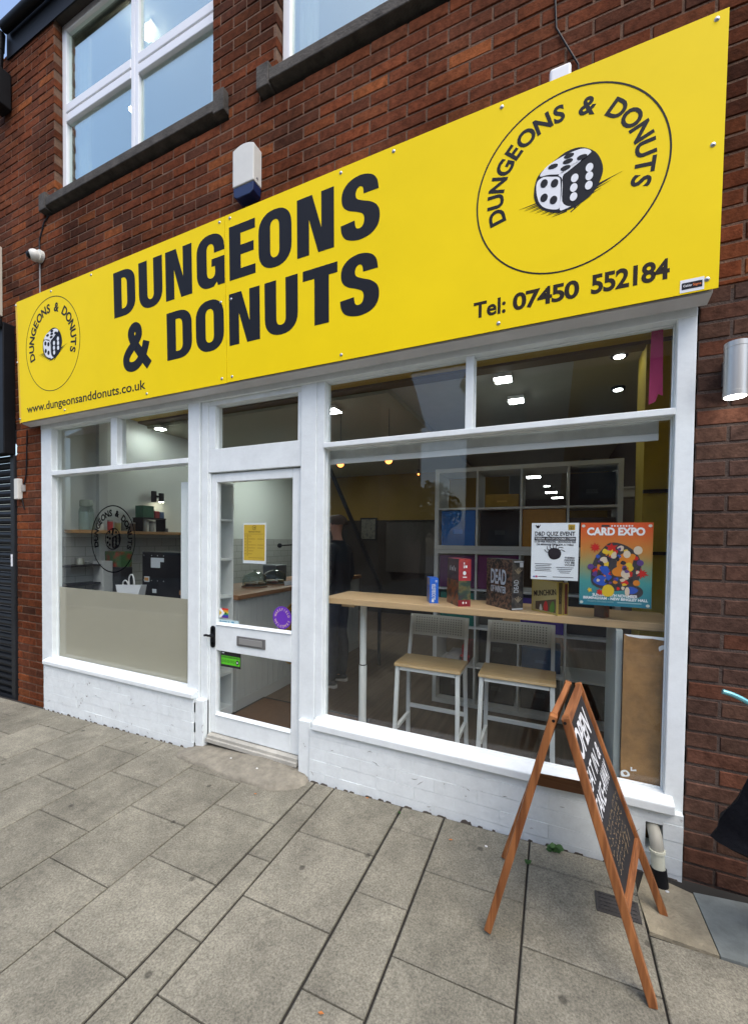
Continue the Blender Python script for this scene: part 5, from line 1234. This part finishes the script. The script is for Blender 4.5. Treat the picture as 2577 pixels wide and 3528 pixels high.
m = MB(); m.tube([(-2.7,1.36,1.435),(-2.7,1.50,1.438),(-2.7,1.62,1.445),(-2.7,1.70,1.40),(-2.7,1.72,1.05)],.008).sphere((-2.7,1.35,1.435),.026); lone(m, 'swing_arm', M_BLACK, 'thin black arm with a round knob seen through the door', 'tap')
m = MB(); m.box(-2.88,-2.74,.60,.70,1.042,1.26); lone(m, 'yellow_carton', mat('yellow_carton', (.40,.22,.02), .6), 'yellow carton at the back of the counter behind the notice', 'carton', bevel=.004)
m = MB(); m.box(-2.93,-2.75,1.35,1.55,1.042,1.22); lone(m, 'grey_till', mat('till_grey', (.10,.12,.13), .4), 'grey till behind the cake domes on the counter', 'till', bevel=.012)
dm = thing('doormat', 'brown doormat with a black border just inside the door', 'mat', (-1.84,.4,FZ))
m = MB(); m.box(-2.33,-1.335,.12,.655,FZ+.001,FZ+.009); m.build('pile', mat('coir', (.12,.065,.035), .95, var=.2, vscale=60, bump=.5, bscale=200), dm)
m = MB(); m.box(-2.352,-2.332,.10,.675,FZ+.001,FZ+.008).box(-1.333,-1.31,.10,.675,FZ+.001,FZ+.008).box(-2.332,-1.333,.657,.677,FZ+.001,FZ+.008).box(-2.332,-1.333,.10,.118,FZ+.001,FZ+.008); m.build('border', M_BLACK, dm)
# kitchen side (left window) -------------------------------------------------------
ks = thing('kitchen_worktop', 'dark kitchen worktop behind the frosted film', 'counter', (-3.9,.7,FZ))
m = MB(); m.box(-4.45,-3.02,.105,.75,.89,.925); m.build('worktop', M_DARK, ks); m = MB(); m.box(-4.44,-3.05,.13,.72,FZ,.89); m.build('cupboard', mat('cupboard_grey', (.40,.40,.37), .6), ks)
ws = MB(); ws.box(-4.45,-4.22,.20,1.75,1.538,1.572); lone(ws, 'wall_shelf', wood_mat('oak_shelf', (.26,.14,.05), (.38,.22,.09), 'Y', .5), 'long wooden shelf on the kitchen wall', 'shelf', bevel=.003)
for z, lab in ((1.205,'upper thin black shelf on the kitchen wall'),(1.02,'lower thin black shelf on the kitchen wall')):
    m = MB(); m.box(-4.45,-4.28,.125,.45,z,z+.016); lone(m, 'black_shelf', M_BLACK, lab, 'shelf', 'thin black shelves')
jr = thing('glass_jar', 'tall lidded glass jar at the left end of the wooden shelf', 'jar', (-4.34,.345,1.572))
m = MB(); m.lathe([(.060,0),(.066,.01),(.066,.20),(.055,.225),(.050,.235)], (-4.34,.345,1.573), 24); m.build('glass', M_JAR, jr, smooth=True)
m = MB(); m.lathe([(.060,.002),(.060,.18)], (-4.34,.345,1.574), 20); m.build('contents', mat('pale_sugar', (.42,.46,.44), .8), jr)
m = MB(); m.lathe([(.056,0),(.058,.01),(.058,.055),(.05,.065),(.01,.068)], (-4.34,.345,1.81), 24); m.build('lid', mat('grey_green_lid', (.20,.24,.20), .5), jr, smooth=True)
def tin(x, y, z, r, h, c, label, cat='tin'):
    t_ = thing('tin', label, cat, (x,y,z), 'tins and jars in the kitchen'); m = MB(); m.lathe([(r*.96,0),(r,.004),(r,h*.82),(r*.97,h*.84)], (x,y,z+.0005), 18); m.build('body', mat('tin_%.2f_%.2f_%.2f' % c, c, .4), t_, smooth=True)
    m = MB(); m.lathe([(r*1.02,0),(r*1.02,h*.14),(r*.9,h*.16)], (x,y,z+h*.84), 18); m.build('lid', mat('tin_lid', (.35,.35,.33), .35, .6), t_, smooth=True)
for a_ in ((-4.33,.47,1.572,.035,.08,(.50,.50,.45),'white tin right of the tall jar'),(-4.33,.58,1.572,.026,.115,(.35,.02,.02),'red tin on the wooden shelf'),(-4.33,.66,1.572,.03,.10,(.22,.20,.06),'olive tin on the wooden shelf'),(-4.33,.74,1.572,.035,.12,(.10,.12,.10),'dark green jar on the wooden shelf'),
    (-4.33,.83,1.572,.03,.10,(.10,.07,.05),'brown jar on the wooden shelf'),(-4.33,.99,1.572,.036,.14,(.45,.47,.44),'pale jar on the wooden shelf'),(-4.33,1.08,1.572,.036,.12,(.50,.52,.48),'cream jar on the wooden shelf'),(-4.33,1.26,1.572,.026,.05,(.07,.07,.075),'small charcoal cup at the right of the wooden shelf'),
    (-4.37,.30,1.221,.03,.07,(.30,.32,.28),'steel cup on the upper black shelf'),(-4.37,.37,1.221,.02,.03,(.15,.16,.15),'small steel pot on the upper black shelf')): tin(*a_)
m = MB(); m.box(-4.42,-4.26,.90,.91,1.572,1.72).box(-4.42,-4.26,1.19,1.20,1.572,1.72).box(-4.43,-4.25,.90,1.20,1.72,1.732); lone(m, 'shelf_riser', M_BLACK, 'black wire riser standing on the wooden shelf', 'stand')
for y0, y1, z1, c, lab in ((.92,1.06,1.87,(.02,.10,.05),'dark green box on the black riser'),(1.075,1.135,1.815,(.28,.03,.03),'red box on the black riser'),(1.14,1.195,1.81,(.05,.10,.20),'blue box on the black riser')):
    m = MB(); m.box(-4.41,-4.28,y0,y1,1.733,z1); lone(m, 'packet', mat('packet_%.2f' % c[0], c, .5, var=.2, vscale=30), lab, 'packet', 'packets on the riser', bevel=.003)
sl_ = thing('wall_spotlight', 'black spotlight shining down onto the kitchen shelf', 'spotlight', (-4.4,1.2,1.92))
m = MB(); m.cyl((-4.40,1.15,1.93),(-4.40,1.15,2.06),.03,n=16).cyl((-4.36,1.22,1.935),(-4.36,1.22,2.04),.03,n=16).box(-4.45,-4.36,1.15,1.22,1.99,2.01); m.build('body', M_DARK, sl_, smooth=True)
m = MB(); m.cyl((-4.36,1.22,1.931),(-4.36,1.22,1.935),.027,n=16); m.build('lens', emis('spot_warm', (1,.9,.65), 22), sl_)
bs = MB(); bs.box(-4.42,-4.25,.455,.555,.926,1.252); lone(bs, 'tall_carton', mat('pale_carton', (.46,.48,.46), .6, var=.15), 'tall pale carton standing on the kitchen worktop', 'carton', bevel=.004)
bs = MB(); bs.box(-4.40,-4.14,.57,.69,1.19,1.345).box(-4.402,-4.138,.568,.692,1.30,1.352); lone(bs, 'green_box', art_mat('green_red_art', [(.03,.10,.03),(.04,.12,.04),(.30,.03,.02)], 9), 'green and red box stacked beside the tall carton', 'box')
bs = MB(); bs.box(-4.40,-4.14,.56,.70,.926,1.188); lone(bs, 'dark_canister', M_DARK, 'dark canister under the green and red box', 'canister', bevel=.01)
cm = thing('coffee_machine', 'black back of a coffee machine on the kitchen worktop with white labels', 'coffee machine', (-3.3,.5,.926))
m = MB(); m.box(-3.585,-2.985,.40,.74,.945,1.37).box(-3.57,-3.0,.43,.72,.926,.945); m.build('body', M_BLACK, cm, bevel=.01)
m = MB(); m.box(-3.458,-3.335,.398,.3995,1.222,1.315).box(-3.335,-3.285,.398,.3995,1.278,1.315).box(-3.55,-3.48,.398,.3995,1.085,1.135).box(-3.44,-3.385,.398,.3995,.985,1.022); m.build('label', mat('grey_label', (.48,.52,.54), .6), cm)
m = MB()
for x in (-3.555,-3.29,-3.45,-3.37):
    for z in (1.335,1.10): m.cyl((x,.3985,z),(x,.40,z),.005,n=8)
m.build('screw', M_STEEL, cm)
m = MB(); m.box(-3.545,-3.49,.3970,.3978,1.095,1.125); m.build('warning_mark', pmat('warn', (.45,.22,.05)), cm)
pb = thing('paper_bag', 'white paper carrier bag with twisted handles on the kitchen worktop', 'bag', (-3.55,.25,.926))
m = MB(); m.add([(-3.66,.22,.926),(-3.42,.22,.926),(-3.42,.30,.926),(-3.66,.30,.926),(-3.72,.235,1.06),(-3.37,.235,1.075),(-3.37,.29,1.075),(-3.72,.29,1.055)], [(0,3,2,1),(0,1,5,4),(1,2,6,5),(2,3,7,6),(3,0,4,7)]); m.build('bag', mat('bag_white', (.60,.61,.60), .8), pb)
m = MB(); m.tube(smooth_open([(-3.53,.237,1.06),(-3.535,.236,1.12),(-3.515,.236,1.16),(-3.485,.236,1.16),(-3.465,.236,1.12),(-3.462,.237,1.065)],4),.006,6); m.tube(smooth_open([(-3.69,.285,1.05),(-3.685,.284,1.08),(-3.66,.284,1.10),(-3.63,.284,1.09),(-3.61,.285,1.055)],4),.006,6); m.build('handle', mat('bag_white', (.60,.61,.60), .8), pb, smooth=True)

# back of the shop ------------------------------------------------------------------
m = MB(); m.beam((-2.55,2.0,2.52),(-1.80,2.0,.98),.03,.05,(0,1,0)); m.beam((-1.80,2.0,.98),(-1.80,2.0,FZ),.03,.03,(0,1,0)); lone(m, 'stair_handrail', M_DARK, 'dark sloping handrail in the gloom behind the bar', 'handrail')
pf = thing('picture_frame', 'small framed picture on the dark back wall', 'picture', (-3.0,5.13,1.5))
m = MB(); m.box(-3.58,-3.22,5.12,5.14,1.5,1.95); m.build('frame', M_BLACK, pf); m = MB(); m.box(-3.55,-3.25,5.116,5.12,1.53,1.92); m.build('print', art_mat('grey_print', [(.02,.02,.02),(.10,.09,.07),(.03,.03,.03)], 10), pf)
m = MB(); m.box(-2.95,-1.75,4.95,5.13,.9,1.85); lone(m, 'dresser', mat('dark_dresser', (.025,.018,.014), .6), 'dark dresser against the back wall', 'dresser', bevel=.01)

# the customer inside ----------------------------------------------------------------
def skin_body(name, verts, edges, radii, m_, parent, root=0, sub=2):
    me = bpy.data.meshes.new(name); me.from_pydata(verts, edges, []); o = bpy.data.objects.new(name, me); COL.objects.link(o)
    o.parent = parent
    md = o.modifiers.new('skin', 'SKIN'); md.use_smooth_shade = True
    sv = me.skin_vertices[0].data
    for i, r in enumerate(radii):
        sv[i].radius = r if isinstance(r, tuple) else (r, r); sv[i].use_root = (i == root)
    o.modifiers.new('sub', 'SUBSURF').levels = sub; o.modifiers['sub'].render_levels = sub
    me.materials.append(m_)
    dg = bpy.context.evaluated_depsgraph_get(); dg.update()
    nm = bpy.data.meshes.new_from_object(o.evaluated_get(dg)); o.modifiers.clear(); o.data = nm
    nm.polygons.foreach_set('use_smooth', [True]*len(nm.polygons))
    return o
pr = thing('person', 'person in a dark top, navy jeans and glasses standing inside behind the door post', 'person', (-1.95,1.27,FZ))
# local axes: faces -x; y across
SKIN = mat('skin', (.42,.22,.16), .5)
V_, E_, R_ = [], [], []
def vtx(p, r, link=None):
    V_.append(p); R_.append(r)
    if link is not None: E_.append((link, len(V_)-1))
    return len(V_)-1
pel = vtx((0,0,.90),(.10,.14)); ab_ = vtx((-.01,0,1.06),(.095,.135),pel); ch_ = vtx((0,0,1.24),(.105,.15),ab_); nk0 = vtx((.01,0,1.38),(.06,.07),ch_); nk1 = vtx((0,0,1.45),.045,nk0)
hd0 = vtx((-.015,0,1.515),(.062,.058),nk1); hd1 = vtx((-.01,0,1.585),(.085,.068),hd0); hd2 = vtx((0,0,1.64),(.062,.055),hd1)
for s in (-1,1):
    sh = vtx((.01,s*.175,1.335),.052,ch_); el = vtx((.03,s*.225,1.07),.040,sh); wr = vtx((-.10,s*.20,.86),.026,el); pm_ = vtx((-.14,s*.195,.80),(.018,.034),wr)
    for k in range(4):
        fx = -.155-.006*k; fy = s*(.215-.016*k); f0 = vtx((fx,fy,.765),.0095,pm_); f1_ = vtx((fx-.004,fy,.738-.004*(k in (1,2))),.009,f0); vtx((fx+.008,fy,.715-.005*(k in (1,2))),.0075,f1_)
    th_ = vtx((-.160,s*.165,.79),.011,pm_); vtx((-.178,s*.158,.762),.009,th_)
    hp_ = vtx((0,s*.09,.86),.085,pel); kn = vtx((-.015,s*.095,.50),.062,hp_); cf = vtx((.02,s*.095,.36),.058,kn); an_ = vtx((.015,s*.10,.09),.036,cf); bl_ = vtx((-.08,s*.11,.035),(.030,.04),an_); vtx((-.15,s*.115,.028),(.022,.035),bl_)
body = skin_body('body', V_, E_, R_, SKIN, pr)
def clothing(name, keep, m_, grow=.008):
    me = body.data; bm = bmesh.new(); bm.from_mesh(me)
    bmesh.ops.delete(bm, geom=[f for f in bm.faces if not keep(f.calc_center_median())], context='FACES')
    bm.normal_update()
    for v in bm.verts: v.co += v.normal*grow
    nm = bpy.data.meshes.new(name); bm.to_mesh(nm); bm.free(); nm.materials.append(m_)
    o = bpy.data.objects.new(name, nm); COL.objects.link(o); o.parent = pr
    nm.polygons.foreach_set('use_smooth', [True]*len(nm.polygons)); return o
clothing('jeans', lambda c: .075 < c.z < .98 and abs(c.y) < .185 and not (c.z < .93 and c.x < -.09 and abs(c.y) > .15), mat('navy_denim', (.022,.028,.045), .85, var=.3, vscale=30), .014)
clothing('top', lambda c: (c.z > .92 and c.z < 1.42 and abs(c.y) < .2) or (abs(c.y) > .14 and c.z > .87 and c.z < 1.42), mat('dark_top', (.015,.016,.022), .9), .016)
m = MB()
for s in (-1,1):
    pass
hair = MB(); hair.sphere((.018,0,1.605),.092,18,12,(1.0,.86,.92)); hf = [v for v in hair.v]
hair = MB(); 
prof = []
vs = []; n_, k_ = 20, 9
for q in range(k_+1):
    ph = R(100)*q/k_
    for p in range(n_):
        th = 2*math.pi*p/n_; x_ = math.sin(ph)*math.cos(th); y_ = math.sin(ph)*math.sin(th); z_ = math.cos(ph)
        drop = .0 if x_ > -.3 else .045*min(1,(-x_-.3)/.4)*(q/k_)
        vs.append((.012+.098*x_, .080*y_, 1.585+.088*z_+drop))
fs = [(q*n_+p, q*n_+(p+1)%n_, (q+1)*n_+(p+1)%n_, (q+1)*n_+p) for q in range(k_) for p in range(n_)]
hair.add(vs, fs); hair.build('hair', mat('brown_hair', (.035,.02,.012), .7), pr, local=True, smooth=True)
m = MB()
for s in (-1,1):
    m.tube([(-.092+.0*i, s*.034+.022*math.cos(2*math.pi*i/14), 1.585+.018*math.sin(2*math.pi*i/14)) for i in range(15)], .003, 6)
    m.tube([(-.09,s*.056,1.588),(-.03,s*.072,1.588),(.02,s*.074,1.580)], .003, 6)
m.tube([(-.094,-.012,1.587),(-.094,.012,1.587)], .003, 6); m.build('glasses', M_BLACK, pr, local=True)
m = MB(); m.sphere((-.098,0,1.560),.013,10,8,(1.1,.9,1.4)); m.sphere((-.083,.03,1.587),.010).sphere((-.083,-.03,1.587),.010); m.sphere((-.075,0,1.523),.012,10,6,(.7,1.7,.5)); m.sphere((.01,.072,1.575),.018,10,8,(.8,.4,1.3)).sphere((.01,-.072,1.575),.018,10,8,(.8,.4,1.3)); m.build('face', SKIN, pr, local=True, smooth=True)
for s in (-1,1):
    m = MB(); m.sphere((-.055,s*.108,.045),.05,16,10,(2.5,.95,.85)); sh_ = m.build('shoe', mat('dark_trainer', (.03,.03,.035), .6), pr, local=True, smooth=True)
    m = MB(); m.prism([(.062,s*.108-.030),(.078,s*.108),(.062,s*.108+.030),(-.05,s*.108+.042),(-.14,s*.108+.042),(-.18,s*.108+.02),(-.185,s*.108-.015),(-.15,s*.108-.040),(-.05,s*.108-.04)], 'z', .001, .028); m.build('sole', mat('pale_sole', (.45,.43,.40), .7), sh_, local=True, bevel=.004)

# ------------------------------------------------------------------ thing at the right edge
pc = thing('pushchair', 'black hooded pushchair with a pale blue handle at the right edge', 'pushchair', (.80,-.40,gz(.8,-.4)))
prof = [(.533,.453),(.545,.475),(.562,.515),(.580,.562),(.600,.608),(.635,.680),(.70,.72),(.82,.74),(.95,.70),(1.0,.55),(.98,.42),(.80,.36),(.66,.408),(.579,.437)]
m = MB(); vs = []; K_ = len(prof); ny = 9
for j in range(ny):
    t = j/(ny-1)*2-1; s_ = max(.05, 1-abs(t)**1.5); 
    for x_, z_ in prof:
        vs.append((.80+(x_-.80)*(.45+.55*s_)+.007*math.sin(z_*55+3*t), -.40+.15*t+.006*math.sin(z_*40), .52+(z_-.52)*(.45+.55*s_)+.005*math.sin(x_*60)*(1 if x_ > .56 else 0)))
m.add(vs, [(j*K_+i, j*K_+(i+1)%K_, (j+1)*K_+(i+1)%K_, (j+1)*K_+i) for j in range(ny-1) for i in range(K_)] + [tuple(range(K_-1,-1,-1)), tuple(range((ny-1)*K_, ny*K_))])
m.build('hood', mat('black_fabric', (.006,.0065,.009), .85, bump=.5, bscale=45, spec=.15), pc, smooth=True)
m = MB(); m.tube(smooth_open([(.556,-.40,.981),(.585,-.40,.974),(.62,-.40,.958),(.68,-.40,.92),(.80,-.38,.80),(.86,-.36,.62)],4), .009, 10); m.build('handle', mat('pale_blue_metal', (.20,.52,.58), .25, .5), pc, smooth=True)
for y_ in (-.60,-.22):
    w = thing_w = MB(); cx_, cz_ = .86, gz(.86,y_)+.115
    pts = [(cx_+.115*math.cos(2*math.pi*i/28), y_, cz_+.115*math.sin(2*math.pi*i/28)) for i in range(29)]
    w.tube(pts, .018, 8); wo_ = w.build('wheel', M_BLACK, pc, smooth=True)
    w = MB(); w.cyl((cx_,y_-.012,cz_),(cx_,y_+.012,cz_),.085,n=24); w.build('hub', M_WV, wo_)
m = MB(); m.beam((.86,-.60,.13),(.86,-.22,.13),.02,.02); m.beam((.86,-.41,.13),(.88,-.40,.45),.025,.025,(0,1,0)); m.build('chassis', M_BLACK, pc)

# ------------------------------------------------------------------ across the road (seen only as reflections)
ob = thing('opposite_terrace', 'dark brick terrace across the road reflected in the shop glass', 'building', (-6,-15.5,-.4))
m = MB(); m.box(-32,-7.7,-22,-15.5,-1.2,8.6)
m.build('wall', mat('far_brick', (.10,.05,.04), .9, var=.4, vscale=2), ob)
m = MB(); m.prism([(-15.2,8.6),(-18.7,11.2),(-22.3,8.6)], 'x', -32.2, -7.5); m.build('roof', mat('far_tiles', (.09,.05,.045), .9), ob)
for i in range(6):
    for z0 in (.4, 3.1, 5.9):
        m = MB(); m.box(-30+i*3.8,-28.4+i*3.8,-15.5,-15.46,z0,z0+1.6); m.build('window', mat('far_window', (.05,.06,.07), .2), ob)
ob2 = thing('opposite_house', 'red brick house right of the gap across the road, reflected in the shop glass', 'building', (6,-15.5,-.3))
m = MB(); m.box(-3.6,18,-22,-15.5,-1.0,8.2); m.build('wall', mat('far_brick_red', (.13,.055,.04), .9, var=.4, vscale=2), ob2)
m = MB(); m.prism([(-15.2,8.2),(-18.7,10.9),(-22.3,8.2)], 'x', -3.9, 18.2); m.build('roof', mat('far_tiles', (.09,.05,.045), .9), ob2)
for i in range(6):
    for z0 in (.5, 3.2, 6.0):
        m = MB(); m.box(-2.6+i*3.4,-1.2+i*3.4,-15.5,-15.46,z0,z0+1.5); m.build('window', mat('far_window', (.05,.06,.07), .2), ob2)
tr = thing('tree', 'leafy tree in the gap between the houses across the road, reflected in the shop glass', 'tree', (-6.6,-19,-.5))
m = MB(); m.tube([(-6.6,-19,-.6),(-6.55,-19,1.2),(-6.7,-18.9,2.6)],.16,10); m.tube([(-6.6,-19,1.4),(-7.3,-19.2,2.6)],.08,8); m.tube([(-6.6,-19,1.6),(-5.8,-18.8,2.9)],.08,8); m.build('trunk', mat('bark', (.06,.045,.03), .9), tr)
m = MB(); random.seed(3)
for i in range(1500):
    a = random.uniform(0,6.283); u = random.uniform(-1,1); r = random.uniform(.35,1)**.5; k = math.sqrt(1-u*u)
    c = Vector((-6.6+2.1*r*k*math.cos(a), -19+1.8*r*k*math.sin(a), 3.1+1.5*r*u + .35*math.sin(3*a))); d = Vector((random.uniform(-1,1),random.uniform(-1,1),random.uniform(-1,1))).normalized(); w = d.orthogonal().normalized()*.09; d *= .16
    m.add([c-d,c+w,c+d,c-w],[(0,1,2,3)])
m.build('crown', mat('far_leaf', (.05,.10,.03), .7, var=.4, vscale=3), tr)
